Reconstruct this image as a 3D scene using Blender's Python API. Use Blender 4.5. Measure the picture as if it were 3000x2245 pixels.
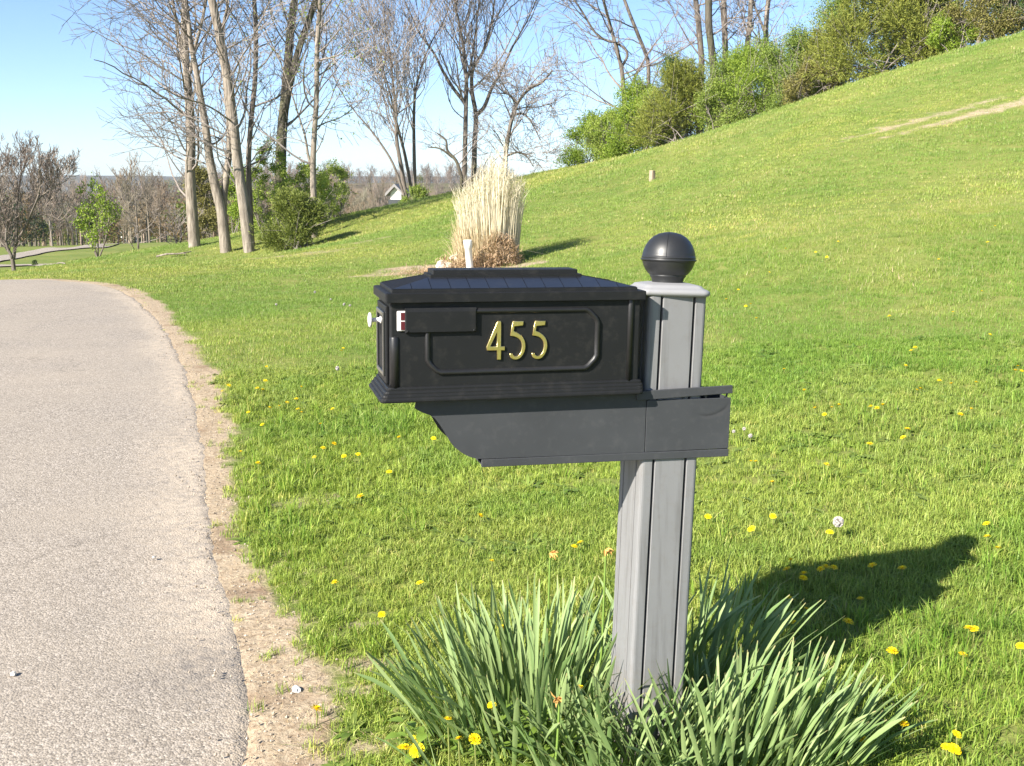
import bpy, bmesh, math, random
import numpy as np
from mathutils import Vector, Matrix, Euler

R = math.radians
for o in list(bpy.data.objects):
    bpy.data.objects.remove(o)
scene = bpy.context.scene
COL = scene.collection

# ------------------------------------------------------------------ camera
CAM_H = 1.42
PITCH = R(10.6)
FPX = 3145.0                      # focal length in pixels of the 3000 px wide photograph
cam_d = bpy.data.cameras.new('camera')
cam_d.sensor_width = 36.0
cam_d.lens = 36.0 * FPX / 3000.0
cam_d.clip_start = 0.05
cam_d.clip_end = 6000.0
cam = bpy.data.objects.new('camera', cam_d)
cam.location = (0, 0, CAM_H)
cam.rotation_euler = (math.pi / 2 - PITCH, 0, 0)
COL.objects.link(cam)
scene.camera = cam

# ------------------------------------------------------------------ sky, sun, exposure
SUN = Vector((-1.26, -1.20, 1.12)).normalized()      # direction towards the sun
SUN_EL = math.asin(SUN.z)
SUN_ROT = math.atan2(SUN.x, SUN.y)
world = bpy.data.worlds.new('World')
scene.world = world
world.use_nodes = True
wt = world.node_tree
wt.nodes.clear()
w_out = wt.nodes.new('ShaderNodeOutputWorld')
w_bg = wt.nodes.new('ShaderNodeBackground')
w_sky = wt.nodes.new('ShaderNodeTexSky')
w_sky.sky_type = 'NISHITA'
w_sky.sun_disc = False
w_sky.sun_elevation = SUN_EL
w_sky.sun_rotation = SUN_ROT
w_sky.altitude = 0
w_sky.air_density = 0.65
w_sky.dust_density = 0.35
w_sky.ozone_density = 3.2
w_bg.inputs['Strength'].default_value = 0.091
wt.links.new(w_sky.outputs['Color'], w_bg.inputs['Color'])
wt.links.new(w_bg.outputs['Background'], w_out.inputs['Surface'])

sun_d = bpy.data.lights.new('sun', 'SUN')
sun_d.energy = 5.0
sun_d.angle = R(0.53)
sun_d.color = (1.0, 0.94, 0.84)
sun = bpy.data.objects.new('sun', sun_d)
sun.rotation_euler = SUN.to_track_quat('Z', 'Y').to_euler()
sun.location = (-20, -20, 20)
COL.objects.link(sun)

scene.view_settings.view_transform = 'Standard'
scene.view_settings.look = 'None'
scene.view_settings.gamma = 1.0
scene.view_settings.exposure = 1.33
scene.render.engine = 'CYCLES'
scene.cycles.use_denoising = True
scene.cycles.max_bounces = 4
scene.cycles.transparent_max_bounces = 8
scene.cycles.sample_clamp_indirect = 6.0

# ------------------------------------------------------------------ helpers
_up = np.array([0.0, math.sin(PITCH), math.cos(PITCH)])
_fw = np.array([0.0, math.cos(PITCH), -math.sin(PITCH)])


def ray(x, y):
    """direction from the camera through a point of the 3000x2245 photograph, scaled to one metre forward (Y)"""
    d = _fw + np.array([1.0, 0, 0]) * (x - 1500.0) / FPX + _up * (1122.5 - y) / FPX
    return d / d[1]


def at(x, y, Y):
    return np.array([0, 0, CAM_H]) + ray(x, y) * Y


def label(o, text=None, cat=None, group=None, kind=None):
    if text:
        o['label'] = text
    if cat:
        o['category'] = cat
    if group:
        o['group'] = group
    if kind:
        o['kind'] = kind
    return o


def empty(name, loc=(0, 0, 0), rz=0.0):
    o = bpy.data.objects.new(name, None)
    o.empty_display_size = 0.1
    o.location = loc
    o.rotation_euler = (0, 0, rz)
    COL.objects.link(o)
    return o


class MB:
    """collects vertices and polygons; build() links them as one mesh object"""

    def __init__(self):
        self.v, self.q, self.t, self.n = [], [], [], 0

    def add(self, v, quads=None, tris=None):
        v = np.asarray(v, float).reshape(-1, 3)
        if quads is not None and len(quads):
            self.q.append(np.asarray(quads, np.int64).reshape(-1, 4) + self.n)
        if tris is not None and len(tris):
            self.t.append(np.asarray(tris, np.int64).reshape(-1, 3) + self.n)
        self.v.append(v)
        self.n += len(v)
        return self

    def box(self, x0, x1, y0, y1, z0, z1):
        v = [(x, y, z) for z in (z0, z1) for y in (y0, y1) for x in (x0, x1)]
        return self.add(v, [(0, 2, 3, 1), (4, 5, 7, 6), (0, 1, 5, 4), (2, 6, 7, 3), (0, 4, 6, 2), (1, 3, 7, 5)])

    def rings(self, rings, cap0=True, cap1=True, closed=True):
        """loft through equally long rings of points"""
        rings = [np.asarray(r, float) for r in rings]
        k, m = len(rings[0]), len(rings)
        q = []
        for i in range(m - 1):
            for j in range(k if closed else k - 1):
                a, b = i * k + j, i * k + (j + 1) % k
                q.append((a, b, b + k, a + k))
        v = np.concatenate(rings)
        t = []
        if cap0 or cap1:
            v = np.vstack([v, rings[0].mean(0), rings[-1].mean(0)])
            c0, c1 = m * k, m * k + 1
            for j in range(k):
                jn = (j + 1) % k
                if cap0:
                    t.append((c0, jn, j))
                if cap1:
                    t.append((c1, (m - 1) * k + j, (m - 1) * k + jn))
        return self.add(v, q, t)

    def tube(self, pts, rad, k=5, cap=False):
        pts = np.asarray(pts, float)
        rad = np.broadcast_to(np.asarray(rad, float), (len(pts),))
        tg = np.gradient(pts, axis=0)
        tg /= np.linalg.norm(tg, axis=1)[:, None] + 1e-12
        ref = np.array([0.31, 0.87, 0.38]) if abs(tg[0] @ np.array([0.31, 0.87, 0.38])) < 0.9 else np.array([1.0, 0, 0])
        a = np.cross(tg, ref)
        a /= np.linalg.norm(a, axis=1)[:, None] + 1e-12
        b = np.cross(tg, a)
        ang = np.arange(k) * 2 * math.pi / k
        rg = pts[:, None, :] + rad[:, None, None] * (np.cos(ang)[None, :, None] * a[:, None, :] + np.sin(ang)[None, :, None] * b[:, None, :])
        m = len(pts)
        i, j = np.meshgrid(np.arange(m - 1), np.arange(k), indexing='ij')
        jn = (j + 1) % k
        q = np.stack([i * k + j, i * k + jn, (i + 1) * k + jn, (i + 1) * k + j], -1).reshape(-1, 4)
        v = rg.reshape(-1, 3)
        t = None
        if cap:
            v = np.vstack([v, pts[0], pts[-1]])
            t = [(m * k, (jj + 1) % k, jj) for jj in range(k)] + [(m * k + 1, (m - 1) * k + jj, (m - 1) * k + (jj + 1) % k) for jj in range(k)]
        return self.add(v, q, t)

    def mesh(self, name, smooth=False):
        me = bpy.data.meshes.new(name)
        v = np.concatenate(self.v) if self.v else np.zeros((0, 3))
        q = np.concatenate(self.q) if self.q else np.zeros((0, 4), np.int64)
        t = np.concatenate(self.t) if self.t else np.zeros((0, 3), np.int64)
        me.vertices.add(len(v))
        me.vertices.foreach_set('co', v.astype(np.float32).ravel())
        loops = np.concatenate([q.ravel(), t.ravel()])
        me.loops.add(len(loops))
        me.loops.foreach_set('vertex_index', loops.astype(np.int32))
        nq, nt = len(q), len(t)
        me.polygons.add(nq + nt)
        st = np.concatenate([np.arange(nq) * 4, nq * 4 + np.arange(nt) * 3]).astype(np.int32)
        me.polygons.foreach_set('loop_start', st)
        me.polygons.foreach_set('use_smooth', np.full(nq + nt, bool(smooth)))
        me.update(calc_edges=True)
        me.validate()
        return me

    def build(self, name, mat, parent=None, smooth=False, bevel=0.0, bevel_seg=2, xf=None, loc=None):
        me = self.mesh(name, smooth)
        if xf is not None:
            me.transform(xf)
        return mesh_obj(name, me, mat, parent, bevel, bevel_seg, loc)


def mesh_obj(name, me, mat, parent=None, bevel=0.0, bevel_seg=2, loc=None):
    if mat is not None and not me.materials:
        me.materials.append(mat)
    o = bpy.data.objects.new(name, me)
    if loc is not None:
        o.location = loc
    if parent is not None:
        o.parent = parent
    COL.objects.link(o)
    if bevel > 0:
        b = o.modifiers.new('soft', 'BEVEL')
        b.width = bevel
        b.segments = bevel_seg
        b.limit_method = 'ANGLE'
        b.angle_limit = R(35)
        b.harden_normals = False
    return o


def leaf_batch(mb, P, D_, U, L, W, fold=0.1, curl=0.2):
    """many small pointed leaves at once: four points, one bent quad each"""
    P = np.asarray(P, float); n = len(P)
    d = D_ / (np.linalg.norm(D_, axis=1)[:, None] + 1e-9)
    u = U - d * (U * d).sum(1)[:, None]
    u /= np.linalg.norm(u, axis=1)[:, None] + 1e-9
    s = np.cross(d, u)
    L = np.broadcast_to(L, (n,))[:, None]; W = np.broadcast_to(W, (n,))[:, None]
    c = P + d * L * 0.45 - u * curl * L * 0.2
    v = np.stack([P, c + s * W / 2 + u * fold * W / 2, P + d * L - u * curl * L, c - s * W / 2 + u * fold * W / 2], 1).reshape(-1, 3)
    mb.add(v, np.arange(n * 4).reshape(-1, 4))


# ---- value noise on arrays
_ng = np.random.default_rng(5)
_NT = _ng.random((256, 256))


def vnoise(x, y):
    x = np.asarray(x, float); y = np.asarray(y, float)
    xi = np.floor(x).astype(np.int64); yi = np.floor(y).astype(np.int64)
    fx = x - xi; fy = y - yi
    fx = fx * fx * (3 - 2 * fx); fy = fy * fy * (3 - 2 * fy)
    a = _NT[xi & 255, yi & 255]; b = _NT[(xi + 1) & 255, yi & 255]
    c = _NT[xi & 255, (yi + 1) & 255]; d = _NT[(xi + 1) & 255, (yi + 1) & 255]
    return (a * (1 - fx) + b * fx) * (1 - fy) + (c * (1 - fx) + d * fx) * fy


def fbm(x, y, s, n=3):
    r = 0.0; w = 0.5; tot = 0.0
    for k in range(n):
        r = r + w * vnoise(np.asarray(x) * s + 17.3 * k, np.asarray(y) * s + 9.1 * k)
        tot += w; w *= 0.5; s *= 2.03
    return r / tot


def sstep(a, b, x):
    t = np.clip((x - a) / (b - a), 0, 1)
    return t * t * (3 - 2 * t)


# ---- node helpers
class NT:
    def __init__(self, name):
        self.m = bpy.data.materials.new(name)
        self.m.use_nodes = True
        self.t = self.m.node_tree
        self.t.nodes.clear()
        self.out = self.t.nodes.new('ShaderNodeOutputMaterial')

    def n(self, kind, props=None, **inp):
        nd = self.t.nodes.new('ShaderNode' + kind)
        for k, v in (props or {}).items():
            setattr(nd, k, v)
        for k, v in inp.items():
            self.set(nd, k, v)
        return nd

    def set(self, nd, k, v):
        key = k.replace('_', ' ')
        s = None
        for cand in (key, key.title(), k):
            if cand in nd.inputs:
                s = nd.inputs[cand]
                break
        if s is None:
            s = nd.inputs[int(k[1:])]
        if isinstance(v, bpy.types.NodeSocket):
            self.t.links.new(v, s)
        else:
            if isinstance(v, tuple) and len(v) == 3 and s.type == 'RGBA':
                v = v + (1.0,)
            s.default_value = v

    def math(self, op, a, b=0.0, clamp=False):
        nd = self.t.nodes.new('ShaderNodeMath')
        nd.operation = op
        nd.use_clamp = clamp
        for i, v in enumerate((a, b)):
            if isinstance(v, bpy.types.NodeSocket):
                self.t.links.new(v, nd.inputs[i])
            else:
                nd.inputs[i].default_value = v
        return nd.outputs[0]

    def mix(self, f, a, b, blend='MIX'):
        nd = self.t.nodes.new('ShaderNodeMix')
        nd.data_type = 'RGBA'
        nd.blend_type = blend
        for s, v in ((nd.inputs[0], f), (nd.inputs[6], a), (nd.inputs[7], b)):
            if isinstance(v, bpy.types.NodeSocket):
                self.t.links.new(v, s)
            else:
                s.default_value = v + (1.0,) if isinstance(v, tuple) and len(v) == 3 else v
        return nd.outputs[2]

    def ramp(self, f, stops, interp='LINEAR'):
        nd = self.t.nodes.new('ShaderNodeValToRGB')
        nd.color_ramp.interpolation = interp
        el = nd.color_ramp.elements
        while len(el) < len(stops):
            el.new(0.5)
        for e, (p, c) in zip(el, stops):
            e.position = p
            e.color = (c, c, c, 1) if not isinstance(c, tuple) else c + (1.0,)
        self.t.links.new(f, nd.inputs[0])
        return nd.outputs[0]

    def noise(self, scale, vec=None, detail=3.0, rough=0.55, out='Fac'):
        nd = self.n('TexNoise', Scale=scale, Detail=detail, Roughness=rough)
        if vec is not None:
            self.t.links.new(vec, nd.inputs['Vector'])
        return nd.outputs[out]

    def pos(self):
        return self.n('NewGeometry').outputs['Position']

    def objco(self):
        return self.n('TexCoord').outputs['Object']

    def bump(self, h, strength=0.3, dist=0.01):
        return self.n('Bump', Height=h, Strength=strength, Distance=dist).outputs['Normal']

    def surf(self, sock):
        self.t.links.new(sock, self.out.inputs['Surface'])
        return self.m

    def pbr(self, color, rough=0.5, spec=0.5, metal=0.0, normal=None):
        p = self.n('BsdfPrincipled', Roughness=rough, Metallic=metal)
        self.set(p, 'Base Color', color)
        p.inputs['Specular IOR Level'].default_value = spec
        if normal is not None:
            self.t.links.new(normal, p.inputs['Normal'])
        return p.outputs['BSDF']


def plastic(name, col, rough, spec=0.5, grain=0.15, var=0.25, dust=(0.3, 0.27, 0.22), dust_amt=0.06):
    s = NT(name)
    co = s.objco()
    big = s.noise(7.0, co, 4.0)
    fine = s.noise(900.0, co, 2.0)
    c = s.mix(s.math('MULTIPLY', big, var), col, tuple(min(1, x * 1.7 + 0.004) for x in col))
    spots = s.ramp(s.noise(38.0, co, 5.0, 0.7), [(0.52, 0.0), (0.78, 1.0)])
    c = s.mix(s.math('MULTIPLY', spots, dust_amt), c, dust)
    r = s.math('ADD', rough - 0.06, s.math('MULTIPLY', big, 0.14))
    return s.surf(s.pbr(c, r, spec, normal=s.bump(fine, grain, 0.0006)))


def leafy(name, c1, c2, trans=0.35, rough=0.55, spec=0.35, c3=None, tint=False):
    """leaves and blades: colour varies from piece to piece"""
    s = NT(name)
    g = s.n('NewGeometry')
    rnd = g.outputs['Random Per Island']
    c = s.mix(rnd, c1, c2)
    if c3 is not None:
        c = s.mix(s.ramp(rnd, [(0.945, 0.0), (0.96, 1.0)]), c, c3)
    if tint:
        a = s.n('Attribute', {'attribute_name': 'tint', 'attribute_type': 'INSTANCER'})
        c = s.mix(0.85, c, a.outputs['Color'], 'MULTIPLY')
    p = s.pbr(c, rough, spec)
    tr = s.n('BsdfTranslucent', Color=s.mix(1.0, c, (0.92, 1.0, 0.42), 'MULTIPLY'))
    mx = s.n('MixShader', Fac=trans)
    s.t.links.new(p, mx.inputs[1])
    s.t.links.new(tr.outputs[0], mx.inputs[2])
    return s.surf(mx.outputs[0])


# ------------------------------------------------------------------ terrain
D = 1.3562      # control points were read off a 2212 px wide view
_ctrl = []


def cp(xd, yd, Y):
    _ctrl.append(at(xd * D, yd * D, Y))


def cw(x, y, z):
    _ctrl.append(np.array([x, y, z], float))


# right-hand hillside, from the near corner up to its crest
for a in [(2212, 1655, 2.3), (2212, 1200, 3.6), (2212, 900, 5.5), (2212, 600, 10), (2212, 450, 13.2), (2212, 300, 18), (2212, 200, 21.5),
          (2212, 84, 26.5), (2000, 139, 28), (1800, 199, 30), (1600, 266, 32.5), (1400, 329, 35), (1210, 366, 38), (1090, 392, 38.5),
          (960, 424, 37), (840, 452, 35), (740, 478, 33.5)]:
    cp(*a)
for a in [(1800, 500, 12.2), (1800, 330, 20), (1800, 250, 25), (1400, 900, 6.2), (1400, 650, 11.6), (1400, 500, 17.5), (1400, 400, 25.5),
          (1150, 430, 26), (1050, 580, 16), (1050, 660, 11.8), (800, 700, 10.6), (700, 600, 16.4), (900, 500, 24), (640, 546, 29), (1750, 760, 7.6)]:
    cp(*a)
# left lawn, trees and valley
for a in [(430, 531, 34), (490, 550, 31), (540, 551, 30.5), (200, 608, 17.2), (60, 603, 17.0), (200, 582, 27), (210, 557, 38),
          (25, 590, 37), (330, 570, 30), (25, 560, 58), (245, 541, 64), (480, 522, 72), (100, 533, 76), (300, 528, 80)]:
    cp(*a)
# near lawn and driveway
for a in [(0.36, 2.52, 0.0), (0.0, 1.0, -0.01), (1.6, 3.2, 0.06), (-0.2, 5.0, 0.0), (-0.8, 2.5, -0.04), (-2.5, 2.5, -0.05), (-4.5, 3.0, -0.06),
          (-1.6, 5.5, -0.05), (-4, 8, -0.06), (-7, 9, -0.1), (-7, 14, -0.12), (0, -6, -0.05), (-6, -6, -0.1), (6, -6, 0.5), (8, 3, 0.75), (-12, 12, -0.35)]:
    cw(*a)
# behind the crest of the hill the ground falls away again
for a in [(18, 46, 3.4), (8, 52, 1.2), (-2, 56, -1.0), (30, 60, 2.5), (10, 80, -3), (-12, 60, -2.4), (28, 34, 8.0), (34, 16, 7.0), (20, 5, 2.8),
          (-30, 100, -4.2), (-60, 100, -5), (0, 130, -7), (-40, 160, -7.5), (40, 130, -4), (80, 90, 0), (60, 20, 9), (40, -20, 4), (-40, 20, -2.5),
          (-60, 50, -3.6), (-40, -20, -1.5), (0, -40, 0.0), (-100, 150, -7.5), (100, 160, -5), (0, 190, -8), (-90, 0, -4), (90, -40, 5), (-60, -60, -2), (60, -60, 2)]:
    cw(*a)
_C = np.array(_ctrl)


def _phi(r2):
    return 0.5 * r2 * np.log(np.maximum(r2, 1e-12))


_n = len(_C)
_K = _phi(((_C[:, None, :2] - _C[None, :, :2]) ** 2).sum(-1)) + np.eye(_n) * 2.0
_Pm = np.hstack([np.ones((_n, 1)), _C[:, :2]])
_A = np.block([[_K, _Pm], [_Pm.T, np.zeros((3, 3))]])
_W = np.linalg.solve(_A, np.concatenate([_C[:, 2], np.zeros(3)]))


def H(x, y):
    """ground height"""
    x = np.atleast_1d(np.asarray(x, float)); y = np.atleast_1d(np.asarray(y, float))
    out = np.empty(x.shape)
    xf, yf = x.ravel(), y.ravel()
    of = out.ravel()
    for s in range(0, len(xf), 60000):
        xs, ys = xf[s:s + 60000], yf[s:s + 60000]
        k = _phi((xs[:, None] - _C[None, :, 0]) ** 2 + (ys[:, None] - _C[None, :, 1]) ** 2)
        of[s:s + 60000] = k @ _W[:_n] + _W[_n] + _W[_n + 1] * xs + _W[_n + 2] * ys
    out = of.reshape(x.shape)
    r = np.hypot(x, y)
    amp = np.clip((r - 3) / 20, 0, 1) * 0.10
    out = out + amp * (fbm(x, y, 0.33, 3) - 0.5) + 0.022 * (fbm(x + 40, y, 2.2, 2) - 0.5)
    return out


def h1(x, y):
    return float(H(x, y)[0])


def hit(x, y, y0=1.6, y1=120.0):
    """where the sight line through photograph point (x, y) first meets the ground"""
    d = ray(x, y)
    Y = np.geomspace(y0, y1, 1500)
    g = CAM_H + d[2] * Y - H(d[0] * Y, Y)
    idx = np.where(g < 0)[0]
    i = idx[0] if len(idx) else len(Y) - 1
    i = max(i, 1)
    t = g[i - 1] / (g[i - 1] - g[i] + 1e-9)
    Yh = Y[i - 1] + np.clip(t, 0, 1) * (Y[i] - Y[i - 1])
    return np.array([d[0] * Yh, Yh, h1(d[0] * Yh, Yh)])


# ---- driveway edge (right-hand side), as a curve on the ground
_edge_px = [(545, 1655), (548, 1560), (540, 1480), (505, 1380), (462, 1260), (450, 1150), (436, 1050), (425, 950), (412, 860), (385, 780), (350, 710), (300, 655),
            (262, 632), (215, 616), (150, 608)]
_e = [hit(a * D, b * D)[:2] for a, b in _edge_px]
_e = [_e[0] + np.array([0.30, -11.0]), _e[0] + np.array([0.24, -5.0]), _e[0] + np.array([0.09, -1.6])] + _e
_e += [_e[-1] + np.array([-1.3, 0.45]), _e[-1] + np.array([-3.2, 0.75]), _e[-1] + np.array([-6.5, 0.6]), _e[-1] + np.array([-14, -0.6]), _e[-1] + np.array([-26, -3.0])]


def catmull(P, per=14):
    P = [np.asarray(p, float) for p in P]
    P = [2 * P[0] - P[1]] + P + [2 * P[-1] - P[-2]]
    out = []
    for i in range(1, len(P) - 2):
        p0, p1, p2, p3 = P[i - 1:i + 3]
        for t in np.arange(per) / per:
            out.append(0.5 * ((2 * p1) + (-p0 + p2) * t + (2 * p0 - 5 * p1 + 4 * p2 - p3) * t * t + (-p0 + 3 * p1 - 3 * p2 + p3) * t ** 3))
    out.append(P[-2])
    return np.array(out)


EDGE = catmull(_e, 12)


def edge_dist(x, y):
    """signed distance to the driveway edge, positive on the lawn side"""
    x = np.atleast_1d(np.asarray(x, float)); y = np.atleast_1d(np.asarray(y, float))
    a = EDGE[:-1]; b = EDGE[1:]; ab = b - a
    L2 = (ab ** 2).sum(1)
    best = np.full(x.shape, 1e9); sgn = np.ones(x.shape)
    for i in range(len(a)):
        t = np.clip(((x - a[i, 0]) * ab[i, 0] + (y - a[i, 1]) * ab[i, 1]) / L2[i], 0, 1)
        dx = x - a[i, 0] - t * ab[i, 0]; dy = y - a[i, 1] - t * ab[i, 1]
        d2 = dx * dx + dy * dy
        cr = ab[i, 0] * dy - ab[i, 1] * dx
        m = d2 < best
        best = np.where(m, d2, best)
        sgn = np.where(m, np.where(cr < 0, 1.0, -1.0), sgn)
    return np.sqrt(best) * sgn


# soil that shows: (x, y, radius along, radius across, angle, strength)
def _spot(xd, yd, ra, rb, ang, st=1.0):
    p = hit(xd * D, yd * D)
    return (p[0], p[1], ra, rb, ang, st)


SPOTS = [_spot(2150, 236, 2.6, 0.38, 0.12, 0.72), _spot(2000, 256, 2.2, 0.26, 0.10, 0.66), _spot(1880, 280, 1.6, 0.10, 0.15, 0.55), _spot(640, 552, 1.6, 0.7, 0.1, 0.55), _spot(800, 520, 0.8, 0.25, 0.3, 0.6),
         _spot(850, 592, 0.8, 0.4, 0.1, 0.65), _spot(930, 578, 0.9, 0.5, 0.0, 0.85), _spot(1040, 585, 1.2, 0.7, 0, 0.9),
         _spot(780, 1440, 0.14, 0.08, 0.4, 0.62), _spot(730, 1500, 0.13, 0.06, 0.2, 0.58), _spot(760, 1620, 0.17, 0.07, 0.0, 0.62), _spot(640, 1090, 0.35, 0.12, 0.5, 0.6),
         _spot(780, 1350, 0.10, 0.05, 0.3, 0.7), _spot(1690, 290, 0.7, 0.1, 0.5, 0.4)]


def soil_mask(x, y, d=None):
    if d is None:
        d = edge_dist(x, y)
    r = np.hypot(x, y)
    wd = 0.02 + 0.26 * fbm(x, y, 0.9, 2) + 0.22 * (fbm(x + 31, y - 7, 3.6, 3) - 0.5) + 0.06 * np.clip((r - 5) / 6, 0, 1) + 0.07 * np.clip(1 - (r - 2.5) / 1.5, 0, 1)
    m = 1 - sstep(wd - 0.06, wd + 0.12, d)
    for (sx, sy, ra, rb, an, st) in SPOTS:
        c, s = math.cos(an), math.sin(an)
        u = ((x - sx) * c + (y - sy) * s) / ra
        v = (-(x - sx) * s + (y - sy) * c) / rb
        q = np.sqrt(u * u + v * v) + 0.9 * (fbm(x, y, 2.3 / max(rb, 0.12), 3) - 0.5)
        m = np.maximum(m, st * (1 - sstep(0.55, 1.15, q)))
    return np.clip(m, 0, 1)


# ---- materials of the ground
def mat_lawn():
    s = NT('lawn soil and turf')
    p = s.pos()
    n1 = s.noise(0.35, p, 4.0)
    n2 = s.noise(2.6, p, 4.0)
    n3 = s.noise(45.0, p, 4.0, 0.7)
    n4 = s.noise(14.0, p, 3.0)
    turf = s.mix(s.ramp(n1, [(0.35, 0.0), (0.68, 1.0)]), (0.128, 0.188, 0.037), (0.232, 0.256, 0.070))
    turf = s.mix(s.ramp(n2, [(0.45, 0.0), (0.75, 1.0)]), turf, (0.25, 0.245, 0.075))
    turf = s.mix(s.ramp(n3, [(0.40, 0.0), (0.62, 1.0)]), s.mix(0.4, turf, (0.075, 0.085, 0.022)), turf)
    soil = s.mix(n4, (0.33, 0.255, 0.17), (0.47, 0.385, 0.275))
    soil = s.mix(s.ramp(n3, [(0.45, 0.0), (0.72, 1.0)]), soil, (0.23, 0.16, 0.10))
    soil = s.mix(s.ramp(s.noise(3.1, p, 3.0), [(0.55, 0.0), (0.7, 0.7)]), soil, (0.20, 0.135, 0.085))
    a = s.n('Attribute', {'attribute_name': 'soil'}).outputs['Fac']
    m = s.math('ADD', a, s.math('MULTIPLY', s.math('SUBTRACT', n4, 0.5), 0.7), True)
    m = s.ramp(m, [(0.28, 0.0), (0.78, 1.0)])
    c = s.mix(m, turf, soil)
    h = s.math('ADD', s.math('MULTIPLY', n3, 0.6), n4)
    return s.surf(s.pbr(c, 0.95, 0.1, normal=s.bump(h, 0.6, 0.02)))


def mat_asphalt(name, near=True):
    s = NT(name)
    p = s.pos()
    v = s.n('TexVoronoi', {'feature': 'F1'}, Scale=165.0)
    s.t.links.new(p, v.inputs['Vector'])
    vc = s.n('SeparateColor')
    s.t.links.new(v.outputs['Color'], vc.inputs[0])
    v2 = s.n('TexVoronoi', {'feature': 'F1'}, Scale=95.0)
    s.t.links.new(p, v2.inputs['Vector'])
    vc2 = s.n('SeparateColor')
    s.t.links.new(v2.outputs['Color'], vc2.inputs[0])
    big = s.noise(0.8, p, 5.0, 0.6)
    mid = s.noise(6.0, p, 4.0, 0.6)
    c = s.ramp(vc.outputs[0], [(0.0, (0.150, 0.127, 0.103)), (0.22, (0.232, 0.199, 0.163)), (0.65, (0.302, 0.262, 0.215)), (1.0, (0.42, 0.37, 0.31))])
    stone = s.ramp(vc2.outputs[1], [(0.80, 0.0), (0.86, 1.0)])
    c = s.mix(s.math('MULTIPLY', stone, 0.55), c, (0.50, 0.44, 0.375))
    pit = s.ramp(vc2.outputs[2], [(0.945, 0.0), (0.96, 1.0)])
    c = s.mix(s.math('MULTIPLY', pit, 0.6), c, (0.09, 0.08, 0.075))
    c = s.mix(s.ramp(big, [(0.38, 0.0), (0.66, 0.5)]), c, (0.345, 0.295, 0.235))
    c = s.mix(s.ramp(mid, [(0.55, 0.0), (0.8, 0.22)]), c, (0.24, 0.21, 0.185))
    # fine cracks
    wp = s.n('VectorMath', {'operation': 'ADD'})
    s.t.links.new(p, wp.inputs[0])
    s.t.links.new(s.noise(1.4, p, 4.0, 0.6, 'Color'), wp.inputs[1])
    vk = s.n('TexVoronoi', {'feature': 'DISTANCE_TO_EDGE'}, Scale=0.55)
    s.t.links.new(wp.outputs[0], vk.inputs['Vector'])
    ck = s.math('MULTIPLY', s.ramp(vk.outputs['Distance'], [(0.0, 1.0), (0.006, 0.0)]), s.ramp(s.noise(0.7, p, 2.0), [(0.47, 0.0), (0.60, 0.5)]))
    c = s.mix(ck, c, (0.10, 0.085, 0.07))
    a = s.n('Attribute', {'attribute_name': 'wear'}).outputs['Color']
    sp = s.n('SeparateColor')
    s.t.links.new(a, sp.inputs[0])
    sand = s.math('MULTIPLY', sp.outputs[0], s.ramp(s.noise(22.0, p, 4.0, 0.7), [(0.35, 0.1), (0.62, 1.0)]), True)
    c = s.mix(sand, c, (0.52, 0.43, 0.325))
    dark = s.math('MULTIPLY', sp.outputs[1], s.ramp(s.noise(30.0, p, 4.0, 0.7), [(0.3, 0.2), (0.6, 1.0)]), True)
    c = s.mix(dark, c, (0.10, 0.095, 0.095))
    hgt = s.math('ADD', s.math('MULTIPLY', v.outputs['Distance'], -1.0), s.math('MULTIPLY', v2.outputs['Distance'], -0.8))
    return s.surf(s.pbr(c, 0.88, 0.25, normal=s.bump(hgt, 0.40, 0.005)))


M = {}
M['lawn'] = mat_lawn()
M['asphalt'] = mat_asphalt('weathered asphalt')

# ---- the lawn: one sheet, finest near the mailbox
def make_lawn():
    ang = np.concatenate([np.linspace(-180, -42, 47)[:-1], np.linspace(-42, 42, 260), np.linspace(42, 180, 47)[1:-1]])
    rad = np.concatenate([[0.35], np.geomspace(0.8, 9.0, 150), np.geomspace(9.0, 80.0, 190)[1:], np.geomspace(80.0, 240.0, 24)[1:]])
    A, Rr = np.meshgrid(np.radians(ang), rad)
    X = np.sin(A) * Rr; Y = np.cos(A) * Rr
    Z = H(X, Y)
    d = edge_dist(X.ravel(), Y.ravel()).reshape(X.shape)
    Z = Z - 0.030 * sstep(0.02, -0.10, d)          # the bed under the asphalt
    sm = soil_mask(X, Y, d)
    nr, na = X.shape
    i, j = np.meshgrid(np.arange(nr - 1), np.arange(na), indexing='ij')
    jn = (j + 1) % na
    q = np.stack([i * na + j, i * na + jn, (i + 1) * na + jn, (i + 1) * na + j], -1)[:, :, ::-1].reshape(-1, 4)
    b = MB().add(np.stack([X, Y, Z], -1).reshape(-1, 3), q, [(nr * na, (jj + 1) % na, jj) for jj in range(0)])
    o = b.build('lawn', M['lawn'], smooth=True)
    at_ = o.data.attributes.new('soil', 'FLOAT', 'POINT')
    at_.data.foreach_set('value', sm.ravel().astype(np.float32))
    return label(o, 'mown spring lawn rising into a hillside with a bare verge along the driveway', kind='structure')


lawn = make_lawn()


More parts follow.
